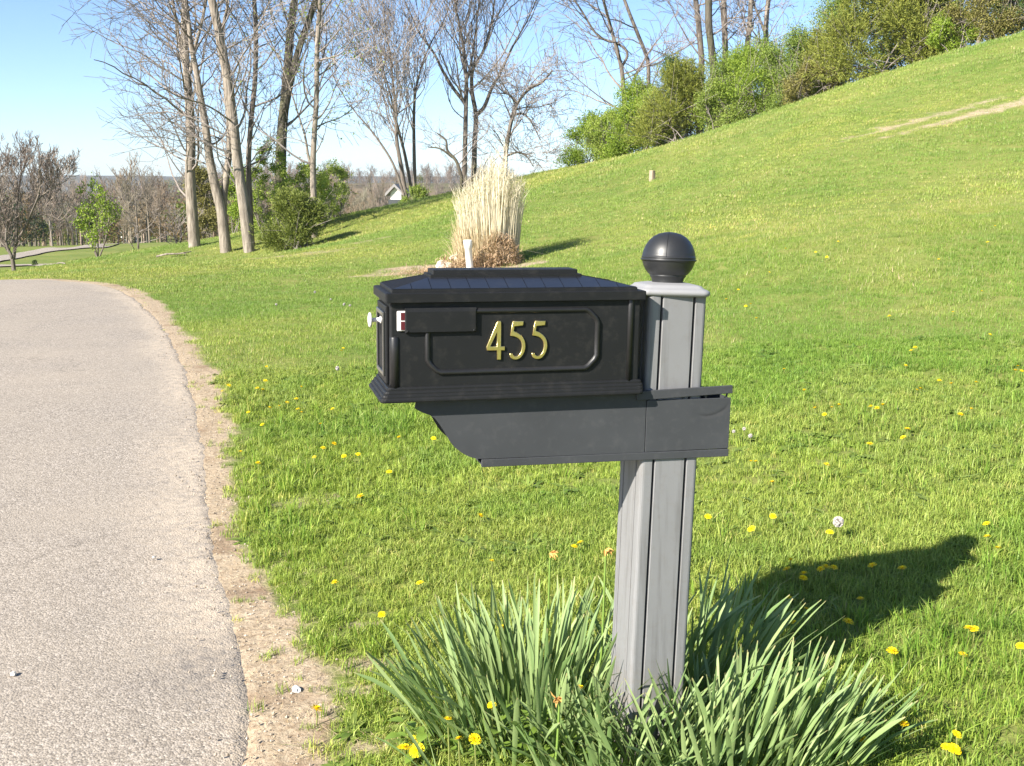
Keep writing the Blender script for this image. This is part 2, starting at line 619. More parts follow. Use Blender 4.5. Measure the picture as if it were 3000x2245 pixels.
def make_drive():
    # resample the edge evenly, finer near the camera
    seg = np.linalg.norm(np.diff(EDGE, axis=0), axis=1)
    S = np.concatenate([[0], np.cumsum(seg)])
    s_cam = S[np.argmin(np.hypot(EDGE[:, 0], EDGE[:, 1] - 2.5))]
    ss = np.arange(s_cam - 4.0, S[-1], 0.03)
    ex = np.interp(ss, S, EDGE[:, 0]); ey = np.interp(ss, S, EDGE[:, 1])
    tx = np.gradient(ex, ss); ty = np.gradient(ey, ss)
    k = np.hanning(121); k /= k.sum()
    pad = lambda a: np.convolve(np.pad(a, 60, mode='edge'), k, 'valid')
    ex, ey = np.where(ss < s_cam - 3, ex, pad(ex)), np.where(ss < s_cam - 3, ey, pad(ey))
    tx, ty = pad(tx), pad(ty)
    L = np.hypot(tx, ty); tx /= L; ty /= L
    nx, ny = -ty, tx                     # towards the road's middle (left of travel)
    rag = 0.035 * (fbm(ss, ss * 0, 2.1, 3) - 0.5) * 2 + 0.022 * (fbm(ss, ss * 0 + 5, 14.0, 3) - 0.5) * 2
    # rows across the road: (offset from the edge, rise above the ground)
    rows = [(-0.050, -0.022), (-0.020, -0.001), (0.010, 0.0035), (0.05, 0.007), (0.12, 0.012), (0.22, 0.017), (0.4, 0.022), (0.7, 0.026), (1.1, 0.03), (1.6, 0.035), (2.2, 0.036), (2.8, 0.034),
            (3.4, 0.03), (3.9, 0.024), (4.1, 0.01), (4.12, -0.04)]
    V, W = [], []
    for (off, rise) in rows:
        f = max(0.0, 1 - off / 0.25)
        o_ = off + rag * f
        X = ex + nx * o_; Y = ey + ny * o_
        base = H(ex + nx * max(off, 0), ey + ny * max(off, 0))
        Z = base + rise
        V.append(np.stack([X, Y, Z], -1))
        sand = np.clip(1.2 - off / (0.10 + 0.30 * fbm(ss, ss * 0 + 2, 1.2, 2)), 0, 1) * (0.35 + 0.6 * sstep(0.25, 0.55, fbm(ss, ss * 0 + 8, 0.9, 2)))
        stain = np.exp(-((ss - s_cam - 0.62) / 0.25) ** 2) * np.exp(-((off - 0.10) / 0.12) ** 2) * 0.6
        sand = np.maximum(sand, np.clip(1 - (off - 0.0) / 0.045, 0, 1) * 0.95)
        W.append(np.stack([sand + 0 * ss, np.clip(stain, 0, 1) + 0 * ss, 0 * ss, 1 + 0 * ss], -1))
    m, n = len(rows), len(ss)
    i, j = np.meshgrid(np.arange(m - 1), np.arange(n - 1), indexing='ij')
    q = np.stack([i * n + j, i * n + j + 1, (i + 1) * n + j + 1, (i + 1) * n + j], -1).reshape(-1, 4)
    b = MB().add(np.concatenate(V), q)
    o = b.build('driveway', M['asphalt'], smooth=True)
    a = o.data.attributes.new('wear', 'FLOAT_COLOR', 'POINT')
    a.data.foreach_set('color', np.concatenate(W).astype(np.float32).ravel())
    return label(o, 'weathered grey asphalt driveway bending out of sight beyond the lawn', kind='structure')


drive = make_drive()

# ------------------------------------------------------------------ the mailbox
def build_mailbox():
    blk = plastic('black textured plastic', (0.0100, 0.0105, 0.0110), 0.48, 0.2, 0.30, 0.5, dust_amt=0.05)
    roofm = plastic('black roof plastic', (0.012, 0.013, 0.016), 0.28, 1.0, 0.0, 0.3, dust_amt=0.03)
    bead_m = plastic('smooth black moulding plastic', (0.0115, 0.0115, 0.012), 0.40, 0.45, 0.15, 0.3, dust_amt=0.03)
    for n_ in roofm.node_tree.nodes:
        if n_.type == 'BSDF_PRINCIPLED':
            n_.inputs['Coat Weight'].default_value = 1.0
            n_.inputs['Coat Roughness'].default_value = 0.22
            n_.inputs['Coat IOR'].default_value = 1.6
    slope_m = plastic('black hip plastic', (0.012, 0.013, 0.016), 0.6, 0.06, 0.0, 0.2, dust_amt=0.0)
    arm_m = plastic('charcoal plastic', (0.037, 0.039, 0.042), 0.55, 0.18, 0.2, 0.9, dust=(0.16, 0.155, 0.15), dust_amt=0.16)
    post_m = plastic('grey plastic', (0.182, 0.182, 0.183), 0.55, 0.4, 0.25, 0.25, dust=(0.15, 0.13, 0.11), dust_amt=0.35)
    # rubbed arc and smear on the side of the holder
    A_ = NT.__new__(NT); A_.m = arm_m; A_.t = arm_m.node_tree
    ab = [n for n in A_.t.nodes if n.type == 'BSDF_PRINCIPLED'][0]
    aold = ab.inputs['Base Color'].links[0].from_socket
    axyz = A_.n('SeparateXYZ'); A_.t.links.new(A_.objco(), axyz.inputs[0])
    dx_ = A_.math('MULTIPLY', A_.math('SUBTRACT', axyz.outputs['X'], 0.082), 0.8); dz_ = A_.math('SUBTRACT', axyz.outputs['Z'], 0.925)
    rr_ = A_.math('SQRT', A_.math('ADD', A_.math('MULTIPLY', dx_, dx_), A_.math('MULTIPLY', dz_, dz_)))
    rr_ = A_.math('ADD', rr_, A_.math('MULTIPLY', A_.noise(30.0, A_.objco(), 2.0), 0.006))
    msk = A_.math('MULTIPLY', A_.ramp(axyz.outputs['X'], [(0.055, 0.0), (0.08, 1.0)]), A_.ramp(A_.math('MULTIPLY', dz_, -10.0), [(0.12, 0.0), (0.3, 1.0)]))
    dk = A_.math('MULTIPLY', A_.ramp(rr_, [(0.042, 0.0), (0.046, 0.8), (0.049, 0.0)]), msk)
    lt = A_.math('MULTIPLY', A_.ramp(rr_, [(0.048, 0.0), (0.052, 0.6), (0.058, 0.0)]), msk)
    ac = A_.mix(lt, A_.mix(dk, aold, (0.02, 0.02, 0.021)), (0.075, 0.074, 0.077))
    A_.t.links.new(ac, ab.inputs['Base Color'])
    nt_ = post_m.node_tree
    pb = [n for n in nt_.nodes if n.type == 'BSDF_PRINCIPLED'][0]
    old = pb.inputs['Base Color'].links[0].from_socket
    W_ = NT.__new__(NT); W_.m = post_m; W_.t = nt_
    oc = W_.objco()
    mp_ = W_.n('Mapping'); nt_.links.new(oc, mp_.inputs['Vector']); mp_.inputs['Scale'].default_value = (70, 70, 2.5)
    st_ = W_.ramp(W_.noise(1.0, mp_.outputs[0], 4.0, 0.6), [(0.48, 0.0), (0.75, 0.55)])
    c_ = W_.mix(st_, old, (0.085, 0.08, 0.075))
    sz_ = W_.n('SeparateXYZ'); nt_.links.new(oc, sz_.inputs[0])
    low = W_.math('MULTIPLY', W_.ramp(sz_.outputs['Z'], [(0.05, 1.0), (0.30, 0.0)]), W_.ramp(W_.noise(45.0, oc, 4.0, 0.7), [(0.42, 0.0), (0.66, 0.8)]))
    c_ = W_.mix(low, c_, (0.20, 0.15, 0.10))
    nt_.links.new(c_, pb.inputs['Base Color'])
    cap_m = plastic('pale grey plastic', (0.25, 0.249, 0.252), 0.5, 0.4, 0.25, 0.2, dust=(0.2, 0.18, 0.16), dust_amt=0.2)
    ball_m = plastic('black finial plastic', (0.016, 0.0165, 0.017), 0.40, 0.55, 0.10, 0.4, dust_amt=0.02)
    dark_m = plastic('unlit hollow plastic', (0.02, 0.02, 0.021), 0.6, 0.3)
    white_m = plastic('worn white plastic', (0.72, 0.69, 0.66), 0.35, 0.5, 0.05, 0.1, dust_amt=0.25)
    red_m = plastic('red flag plastic', (0.085, 0.010, 0.016), 0.3, 0.5, 0.05, 0.2)
    gs = NT('polished brass')
    gco = gs.objco()
    brass = gs.surf(gs.pbr(gs.mix(gs.noise(60.0, gco, 4.0), (0.80, 0.60, 0.23), (0.92, 0.74, 0.36)), gs.math('ADD', 0.2, gs.math('MULTIPLY', gs.noise(25.0, gco, 3.0), 0.22)), 0.5, 1.0))

    root = empty('mailbox', (0.3606, 2.5169, 0.0), 0.2541)
    label(root, 'black mailbox with brass number 455 on a grey post with a ball finial', 'mailbox')
    piv = Matrix.Translation((0, 0, 1.02))
    XB = piv @ Matrix.Rotation(0.0144, 4, 'Y') @ piv.inverted()      # the box sags a little
    pv2 = Matrix.Translation((0, 0, 0.79))
    XP = Matrix.Translation((0.0025, 0, 0)) @ pv2 @ Matrix.Rotation(R(-2.0), 4, 'X') @ pv2.inverted() @ piv @ Matrix.Rotation(0.0429, 4, 'Y') @ piv.inverted()      # the post leans

    def rr(x0, x1, y0, y1, z, r=0.006, k=3):
        """rounded rectangle ring"""
        P = []
        for cx, cy, a0 in ((x1 - r, y1 - r, 0), (x0 + r, y1 - r, 90), (x0 + r, y0 + r, 180), (x1 - r, y0 + r, 270)):
            for i in range(k + 1):
                a = R(a0 + 90 * i / k)
                P.append((cx + r * math.cos(a), cy + r * math.sin(a), z))
        return np.array(P)

    # --- body walls
    WX0, WX1, WY = -0.6640, -0.0985, 0.0900
    b = MB()
    b.rings([rr(WX0, WX1, -WY, WY, 0.962, 0.004), rr(WX0, WX1, -WY, WY, 1.172, 0.004)])
    b.build('body', blk, root, xf=XB, bevel=0.0)
    # raised ring round the number panel: a rounded bead swept along a chamfered rectangle
    x0, x1, z0, z1, ch = -0.5905, -0.1935, 1.0005, 1.1455, 0.034
    pth = [(x0, z0 + ch), (x0 + 0.006, z0 + ch - 0.012), (x0 + ch - 0.012, z0 + 0.006), (x0 + ch, z0), (x1 - ch, z0), (x1 - ch + 0.012, z0 + 0.006), (x1 - 0.006, z0 + ch - 0.012), (x1, z0 + ch),
           (x1, z1 - ch), (x1 - 0.006, z1 - ch + 0.012), (x1 - ch + 0.012, z1 - 0.006), (x1 - ch, z1), (x0 + ch, z1), (x0 + ch - 0.012, z1 - 0.006), (x0 + 0.006, z1 - ch + 0.012), (x0, z1 - ch)]
    cx, cz = (x0 + x1) / 2, (z0 + z1) / 2
    prof = [(0.0, 0.001), (0.001, -0.0034), (0.0040, -0.0058), (0.0075, -0.0058), (0.0108, -0.0036), (0.0130, 0.001)]

    def ring_bead(prof, sgn=-1):
        rings = []
        n = len(pth)
        for (ins, out) in prof:
            ring = []
            for i in range(n):
                p = np.array(pth[i]); a = np.array(pth[i - 1]); c = np.array(pth[(i + 1) % n])
                e1 = (p - a) / np.linalg.norm(p - a); e2 = (c - p) / np.linalg.norm(c - p)
                n1 = np.array([-e1[1], e1[0]]); n2 = np.array([-e2[1], e2[0]])
                m = n1 + n2; m /= np.linalg.norm(m)
                m = m / max(0.5, m @ n1)
                q = p + m * ins
                ring.append((q[0], sgn * WY + out * (-sgn) * -1 if False else (sgn * WY + (out if sgn < 0 else -out)), q[1]))
            rings.append(np.array(ring))
        return rings
    b = MB(); b.rings(ring_bead(prof), cap0=False, cap1=False)
    b.build('panel_moulding', bead_m, root, smooth=True, xf=XB)
    b = MB(); b.rings(ring_bead(prof, 1), cap0=False, cap1=False)
    b.build('panel_moulding', bead_m, root, smooth=True, xf=XB)
    # half-round corner columns
    def column(x, y, r, za, zb, sgn):
        ring = lambda z, rr_: np.array([(x + rr_ * math.cos(a), y + sgn * rr_ * math.sin(a), z) for a in np.linspace(0, 2 * math.pi, 15)[:-1]])
        b = MB(); b.rings([ring(za, r), ring(zb - 0.004, r), ring(zb - 0.001, r * 0.85), ring(zb, r * 0.55)])
        b.build('corner_column', bead_m, root, smooth=True, xf=XB)
    for sg in (-1, 1):
        column(WX0 + 0.0095, sg * (WY - 0.006), 0.0108, 0.970, 1.0875, sg)
        column(WX1 - 0.0235, sg * (WY - 0.002), 0.0070, 0.970, 1.168, sg)
    # --- base moulding: stepped ribs flaring outwards
    b = MB(); rg = []
    for off, z in ((0.000, 0.9775), (0.006, 0.9765), (0.0085, 0.9735), (0.0085, 0.9700), (0.0125, 0.9685), (0.0145, 0.9650), (0.0145, 0.9625), (0.0180, 0.9610), (0.0195, 0.9575), (0.0195, 0.9555),
                   (0.0225, 0.9540), (0.0245, 0.9515), (0.0250, 0.9480), (0.0235, 0.9455), (0.018, 0.9445)):
        rg.append(rr(WX0 - off, WX1 + min(off, 0.0105), -WY - off * 0.62, WY + off * 0.62, z, 0.005 + off * 0.25))
    b.rings(rg, cap0=False); b.build('base_moulding', blk, root, xf=XB)
    # --- roof: fascia, step, four hipped slopes with raised seams, ridge cap
    EX0, EX1, EY = -0.6755, -0.0895, 0.1010
    b = MB()
    b.rings([rr(EX0 + 0.004, EX1 - 0.004, -EY + 0.004, EY - 0.004, 1.1590, 0.004), rr(EX0, EX1, -EY, EY, 1.1605, 0.004), rr(EX0, EX1, -EY, EY, 1.1785, 0.004), rr(EX0 + 0.003, EX1 - 0.003, -EY + 0.003, EY - 0.003, 1.1800, 0.004),
             rr(EX0 + 0.013, EX1 - 0.0175, -EY + 0.010, EY - 0.010, 1.1803, 0.003), rr(EX0 + 0.0135, EX1 - 0.018, -EY + 0.0105, EY - 0.0105, 1.1868, 0.003), rr(EX0 + 0.016, EX1 - 0.020, -EY + 0.013, EY - 0.013, 1.1875, 0.003)])
    roof = b.build('roof', blk, root, xf=XB)
    SX0, SX1, SY, SZ = EX0 + 0.016, EX1 - 0.020, EY - 0.013, 1.1874
    RX0, RX1, RY, RZ = -0.5685, -0.2245, 0.036, 1.2085
    lo = [(SX0, -SY, SZ), (SX1, -SY, SZ), (SX1, SY, SZ), (SX0, SY, SZ)]
    hi = [(RX0, -RY, RZ), (RX1, -RY, RZ), (RX1, RY, RZ), (RX0, RY, RZ)]
    b = MB().add(lo + hi, [(0, 1, 5, 4), (1, 2, 6, 5), (2, 3, 7, 6), (3, 0, 4, 7), (4, 5, 6, 7)])
    b.build('roof_slope', slope_m, roof, xf=XB)
    # each sheet of the slope is its own thin panel between the seams
    for sg in (-1, 1):
        n = 13
        xs = np.linspace(SX0, SX1, n + 1)
        for i in range(n):
            def top(x):      # how far up the slope this x reaches before the hip
                t = 1.0
                if x < RX0:
                    t = (x - SX0) / (RX0 - SX0)
                if x > RX1:
                    t = (SX1 - x) / (SX1 - RX1)
                return max(0.0, t)
            xa, xb = xs[i] + 0.0007, xs[i + 1] - 0.0007
            xm = [xa] + [x for x in (RX0, RX1) if xa < x < xb] + [xb]
            lowp = [(x, sg * -1 * -1 * SY * 1.0, SZ) for x in xm]
            P = []
            for x in xm:
                P.append((x, sg * SY, SZ + 0.0004))
            Q = []
            for x in xm:
                t = top(x)
                Q.append((x, sg * (SY + (RY - SY) * t), SZ + (RZ - SZ) * t + 0.0004))
            nrm = np.array([0, sg * (RZ - SZ), (SY - RY)]); nrm = nrm / np.linalg.norm(nrm) * 0.0007
            k = len(xm)
            v = np.array(P + Q + [tuple(np.array(p) + nrm) for p in P + Q])
            quads = []
            for j in range(k - 1):
                quads += [(j, j + 1, k + j + 1, k + j), (2 * k + j, 3 * k + j, 3 * k + j + 1, 2 * k + j + 1), (j, 2 * k + j, 2 * k + j + 1, j + 1), (k + j, k + j + 1, 3 * k + j + 1, 3 * k + j)]
            quads += [(0, k, 3 * k, 2 * k), (k - 1, 3 * k - 1, 4 * k - 1, 2 * k - 1)]
            MB().add(v, quads).build('roof_panel', roofm if sg < 0 else slope_m, roof, xf=XB)
    b = MB()
    b.rings([rr(RX0 - 0.002, RX1 + 0.002, -RY - 0.004, RY + 0.004, 1.2065, 0.003), rr(RX0 - 0.002, RX1 + 0.002, -RY - 0.004, RY + 0.004, 1.2135, 0.003), rr(RX0 + 0.0055, RX1 - 0.0055, -RY + 0.004, RY - 0.004, 1.2140, 0.003),
             rr(RX0 + 0.006, RX1 - 0.006, -RY + 0.0045, RY - 0.0045, 1.2225, 0.003), rr(RX0 + 0.008, RX1 - 0.008, -RY + 0.0065, RY - 0.0065, 1.2235, 0.003)])
    b.build('ridge_cap', blk, roof, xf=XB)
    # --- door at the driveway end, with inset panel, latch and white knob
    b = MB(); b.rings([[(WX0 - d, y, z) for y, z in ((-0.066, 0.980), (0.066, 0.980), (0.066, 1.150), (-0.066, 1.150))] for d in (0.0005, 0.0070)])
    door = b.build('door', blk, root, xf=XB, bevel=0.002)
    fr = MB()
    for (y0, y1, za, zb) in ((-0.054, -0.044, 0.995, 1.136), (0.044, 0.054, 0.995, 1.136), (-0.044, 0.044, 0.995, 1.005), (-0.044, 0.044, 1.126, 1.136)):
        fr.box(WX0 - 0.0115, WX0 - 0.0068, y0, y1, za, zb)
    fr.build('door_panel_frame', roofm, door, xf=XB, bevel=0.0015)
    kn = MB(); rg = []
    kx, kz = WX0 - 0.007, 1.1125
    for (d, r) in ((0.0, 0.0085), (0.003, 0.0080), (0.0045, 0.0050), (0.020, 0.0046), (0.0215, 0.0050), (0.0225, 0.0150), (0.025, 0.0170), (0.028, 0.0150), (0.0295, 0.008)):
        rg.append([(kx - d, r * math.cos(a), kz + r * math.sin(a)) for a in np.linspace(0, 2 * math.pi, 19)[:-1]])
    kn.rings(rg).build('door_knob', white_m, door, smooth=True, xf=XB)
    # --- signal flag: black sleeve screwed to the side, red and white flag end showing at its left
    b = MB()
    fx0, fx1, fz0, fz1 = -0.6335, -0.4785, 1.0945, 1.1478
    y_in, y_out = -WY + 0.001, -WY - 0.0085
    b.rings([[(fx0, y_in, fz0), (fx1, y_in, fz0), (fx1, y_in, fz1), (fx0, y_in, fz1)], [(fx0, y_out + 0.002, fz0), (fx1, y_out + 0.002, fz0), (fx1, y_out + 0.002, fz1), (fx0, y_out + 0.002, fz1)],
             [(fx0 + 0.002, y_out, fz0 + 0.002), (fx1 - 0.002, y_out, fz0 + 0.002), (fx1 - 0.002, y_out, fz1 - 0.0080), (fx0 + 0.002, y_out, fz1 - 0.0080)]])
    sleeve = b.build('flag_sleeve', blk, root, xf=XB)
    for (sx, sz) in ((fx0 + 0.005, fz0 + 0.004), (fx1 - 0.005, fz0 + 0.004), (fx0 + 0.005, fz1 - 0.003), (fx1 - 0.005, fz1 - 0.003)):
        c = MB(); yy = y_out + (0.0035 if sz > 1.13 else 0.0)
        c.rings([[(sx + r * math.cos(a), yy - d, sz + r * math.sin(a)) for a in np.linspace(0, 2 * math.pi, 9)[:-1]] for d, r in ((-0.004, 0.0026), (0.0008, 0.0026), (0.0014, 0.0014))])
        c.build('screw', blk, sleeve, smooth=True, xf=XB)
    b = MB(); b.box(-0.6505, -0.6315, -WY - 0.0045, -WY - 0.0005, 1.0990, 1.1420)
    flag = b.build('signal_flag', white_m, root, xf=XB, bevel=0.0025)
    for (za, zb) in ((1.1015, 1.1195), (1.1225, 1.1385)):
        MB().box(-0.6425, -0.6340, -WY - 0.0055, -WY - 0.0042, za, zb).build('red_reflector', red_m, flag, xf=XB)
    # --- brass numerals
    four = [[(-0.4281, 1.117), (-0.4239, 1.1169), (-0.4229, 1.1141), (-0.4226, 1.0608), (-0.4141, 1.0606), (-0.414, 1.0524), (-0.4222, 1.0526), (-0.4222, 1.0319), (-0.4306, 1.0321), (-0.4311, 1.0528),
             (-0.4539, 1.0533), (-0.4546, 1.0609), (-0.4316, 1.1143)], [(-0.4311, 1.0945), (-0.4309, 1.0606), (-0.4470, 1.061)]]
    five = [(-0.396, 1.1157), (-0.3725, 1.1156), (-0.3733, 1.1064), (-0.393, 1.1047), (-0.3945, 1.0938), (-0.388, 1.0915), (-0.3822, 1.0881), (-0.3766, 1.0837), (-0.3722, 1.0782), (-0.3692, 1.072), (-0.3677, 1.0657), (-0.3674, 1.0595),
            (-0.3682, 1.0533), (-0.3701, 1.0468), (-0.373, 1.041), (-0.3763, 1.0368), (-0.38, 1.0336), (-0.384, 1.0317), (-0.3884, 1.031), (-0.3928, 1.0315), (-0.3969, 1.0333), (-0.4004, 1.0363), (-0.4022, 1.0403), (-0.4019, 1.0440),
            (-0.3992, 1.0455), (-0.3966, 1.0444), (-0.395, 1.0412), (-0.3922, 1.0388), (-0.3885, 1.0379), (-0.3843, 1.0387), (-0.3804, 1.0420), (-0.3773, 1.0466), (-0.3755, 1.0527), (-0.3747, 1.059), (-0.3751, 1.0648), (-0.3763, 1.0701),
            (-0.3795, 1.0750), (-0.3835, 1.0785), (-0.388, 1.081), (-0.3934, 1.0828), (-0.4018, 1.0844), (-0.3992, 1.0994)]

    def numeral(loops, name, dx=0.0, lab=None):
        cu = bpy.data.curves.new(name, 'CURVE')
        cu.dimensions = '2D'; cu.fill_mode = 'BOTH'; cu.extrude = 0.0012; cu.bevel_depth = 0.0011; cu.bevel_resolution = 2; cu.offset = -0.0008
        for L in loops:
            sp = cu.splines.new('POLY'); sp.points.add(len(L) - 1); sp.use_cyclic_u = True
            for p, (a, c) in zip(sp.points, L):
                p.co = (a + dx, c, 0, 1)
        tmp = bpy.data.objects.new('tmp', cu)
        COL.objects.link(tmp)
        dg = bpy.context.evaluated_depsgraph_get()
        me = bpy.data.meshes.new_from_object(tmp.evaluated_get(dg))
        bpy.data.objects.remove(tmp)
        me.transform(XB @ Matrix.Translation((0, -WY - 0.0020, 0)) @ Matrix.Rotation(R(90), 4, 'X'))
        me.materials.clear()
        o = mesh_obj(name, me, brass, root)
        o['label'] = lab
    numeral(four, 'brass_numeral', 0, 'brass numeral 4')
    numeral([five], 'brass_numeral', 0, 'first brass numeral 5')
    numeral([[(a + 0.0502, c - 0.0002) for a, c in five]], 'brass_numeral', 0, 'second brass numeral 5')

    # --- post: square tube with two grooves in every face, built as one swept section
    hp, g, gw, gd, rc = 0.0717, 0.0402, 0.0031, 0.020, 0.010
    side = []
    for a in np.linspace(R(180 + 0), R(180 + 90), 5):       # rounded corner at (-hp,-hp)
        side.append((-hp + rc + rc * math.cos(a), -hp + rc + rc * math.sin(a)))
    for c in (-g, g):
        side += [(c - gw - 0.0012, -hp), (c - gw, -hp + 0.0012), (c - gw, -hp + gd), (c + gw, -hp + gd), (c + gw, -hp + 0.0012), (c + gw + 0.0012, -hp)]
    sec = []
    for k in range(4):
        ca, sa = round(math.cos(k * math.pi / 2)), round(math.sin(k * math.pi / 2))
        sec += [(x * ca - y * sa, x * sa + y * ca) for x, y in side]
    sec = np.array(sec)
    b = MB()
    zz = [-0.12, 0.2, 0.5, 0.8, 1.0, 1.162]
    b.rings([np.column_stack([sec, np.full(len(sec), z)]) for z in zz], cap0=False, cap1=True)
    b.build('post', post_m, root, xf=XP)
    # cap: rounded slab with a stepped top
    CY = Matrix.Rotation(R(-7), 4, 'Z')
    b = MB(); rg = []
    for (hh, z, r) in ((0.072, 1.1590, 0.012), (0.077, 1.1592, 0.015), (0.0815, 1.1612, 0.018), (0.0840, 1.1650, 0.020), (0.0845, 1.1690, 0.021), (0.0825, 1.1728, 0.021), (0.0785, 1.1752, 0.020), (0.0730, 1.1770, 0.016), (0.0690, 1.1800, 0.014), (0.066, 1.1835, 0.014),
                      (0.060, 1.1850, 0.014), (0.044, 1.1885, 0.02)):
        rg.append(rr(-hh, hh, -hh, hh, z, r, 5))
    b.rings(rg); b.build('post_cap', cap_m, root, smooth=True, xf=XP @ CY)
    # finial
    prof = [(0.0365, 1.1845), (0.0365, 1.1900), (0.0385, 1.1975), (0.0425, 1.2030), (0.0432, 1.2045), (0.0422, 1.2052), (0.0470, 1.2085), (0.0530, 1.2160), (0.0580, 1.2250), (0.0613, 1.2350), (0.0622, 1.2385), (0.0648, 1.2390), (0.0655, 1.2410),
            (0.0648, 1.2432), (0.0628, 1.2436), (0.0628, 1.2452), (0.0640, 1.2458), (0.0640, 1.2472), (0.0626, 1.2480), (0.0617, 1.2540), (0.0595, 1.2630), (0.0550, 1.2740), (0.0480, 1.2850), (0.0380, 1.2945), (0.0260, 1.3012), (0.0130, 1.3045), (0.003, 1.3055)]
    ang = np.linspace(0, 2 * math.pi, 49)[:-1]
    b = MB(); b.rings([[(r * math.cos(a), r * math.sin(a), z) for a in ang] for r, z in prof])
    fin = b.build('finial', ball_m, root, smooth=True, xf=XP)
    # the mould seam over the top half of the ball
    sa = R(-118)
    b = MB(); b.tube([((r + 0.0001) * math.cos(sa), (r + 0.0001) * math.sin(sa), z) for r, z in prof[18:]], 0.0006, 5)
    b.build('mould_seam', blk, fin, smooth=True, xf=XP)

    # --- newspaper holder: open-ended tube under the box, with a lid sprung up at the far end
    AY, TH = 0.0755, 0.004
    outl = [(-0.6070, 0.9400), (-0.6100, 0.9263), (-0.6010, 0.9205), (-0.5912, 0.9156), (-0.5780, 0.9105), (-0.5662, 0.9030), (-0.5555, 0.8890), (-0.5456, 0.8738), (-0.5380, 0.8600), (-0.5301, 0.8468), (-0.5225, 0.8370), (-0.5139, 0.8290), (-0.5045, 0.8215),
            (-0.4937, 0.8147), (-0.4830, 0.8100), (-0.4710, 0.8065), (-0.4593, 0.8052)]
    topz = 0.9412
    def plate(y0, y1, xs_lo, xs_hi, zl, zr, name, lab=None):
        pass
    holder = empty('newspaper_holder'); holder.parent = root
    for sg in (-1, 1):
        ya, yb = sg * AY, sg * (AY - TH)
        # the curved front part, left of the seam
        n = len(outl)
        ptsA = [(x, ya, z) for x, z in outl] + [(-0.0705, ya, 0.8010), (-0.0720, ya, topz)]
        ptsB = [(x, yb, z) for x, z in outl] + [(-0.0705, yb, 0.8010), (-0.0720, yb, topz)]
        # strips: connect every outline point to the top edge above it
        v, q = [], []
        low = [(x, z) for x, z in outl] + [(-0.0712, 0.8012)]
        for (x, z) in low:
            xt = max(x, -0.6070) if x > -0.607 else -0.6070
            v += [(x, ya, z), (xt, ya, topz), (x, yb, z), (xt, yb, topz)]
        for i in range(1, len(low) - 1):
            a, c = i * 4, (i + 1) * 4
            q += [(a, c, c + 1, a + 1), (a + 2, a + 3, c + 3, c + 2), (a, a + 2, c + 2, c), (a + 1, c + 1, c + 3, a + 3)]
        q += [(4, 5, 7, 6), (4 * (len(low) - 1), 4 * (len(low) - 1) + 2, 4 * (len(low) - 1) + 3, 4 * (len(low) - 1) + 1)]
        MB().add(v, q).build('side_panel', arm_m, holder, xf=XB)
        # the plain part on the post, right of the seam
        x_l, x_r = -0.0690, 0.1424
        v = [(x_l, ya, 0.8010), (x_r, ya, 0.8004), (x_r, ya, 0.9228), (x_l, ya, 0.9238), (x_l, yb, 0.8010), (x_r, yb, 0.8004), (x_r, yb, 0.9228), (x_l, yb, 0.9238)]
        MB().add(v, [(0, 1, 2, 3), (4, 7, 6, 5), (0, 4, 5, 1), (1, 5, 6, 2), (2, 6, 7, 3), (3, 7, 4, 0)]).build('side_panel', arm_m, holder, xf=XB, bevel=0.001)
        # bottom rail, a shade proud of the panels, with a dark joint above it
        ya2, yb2 = sg * (AY + 0.0022), sg * (AY - TH - 0.002)
        v = [(-0.4590, ya2, 0.7862), (0.1425, ya2, 0.7810), (0.1423, ya2, 0.7990), (-0.4590, ya2, 0.8038), (-0.4590, yb2, 0.7862), (0.1425, yb2, 0.7810), (0.1423, yb2, 0.7990), (-0.4590, yb2, 0.8038)]
        MB().add(v, [(0, 1, 2, 3), (4, 7, 6, 5), (0, 4, 5, 1), (1, 5, 6, 2), (2, 6, 7, 3), (3, 7, 4, 0)]).build('bottom_rail', arm_m, holder, xf=XB, bevel=0.0012)
    # floor and roof of the tube and the dark inside end
    v = []
    b = MB()
    b.add([(-0.459, -AY + 0.004, 0.790), (-0.072, -AY + 0.004, 0.787), (-0.072, AY - 0.004, 0.787), (-0.459, AY - 0.004, 0.790), (-0.459, -AY + 0.004, 0.794), (-0.072, -AY + 0.004, 0.791), (-0.072, AY - 0.004, 0.791), (-0.459, AY - 0.004, 0.794)],
          [(0, 3, 2, 1), (4, 5, 6, 7), (0, 1, 5, 4), (1, 2, 6, 5), (2, 3, 7, 6), (3, 0, 4, 7)])
    b.build('holder_floor', arm_m, holder, xf=XB)
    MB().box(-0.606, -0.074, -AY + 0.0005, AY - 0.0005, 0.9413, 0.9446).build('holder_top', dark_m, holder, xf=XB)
    # curved inner lip following the cut-away, seen at the open end
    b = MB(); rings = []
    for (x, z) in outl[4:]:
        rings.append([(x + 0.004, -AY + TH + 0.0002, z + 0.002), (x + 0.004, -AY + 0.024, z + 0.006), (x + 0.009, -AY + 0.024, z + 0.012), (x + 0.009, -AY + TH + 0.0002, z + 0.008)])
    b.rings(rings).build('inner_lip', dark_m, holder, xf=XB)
    # lid over the post end, hinged up to the right; a collar of four strips around the post
    def zl(x, top):
        t = (x + 0.0581) / 0.2015
        return (0.9478 + 0.0053 * t) if top else (0.9268 + 0.0076 * t)
    LY = 0.0805
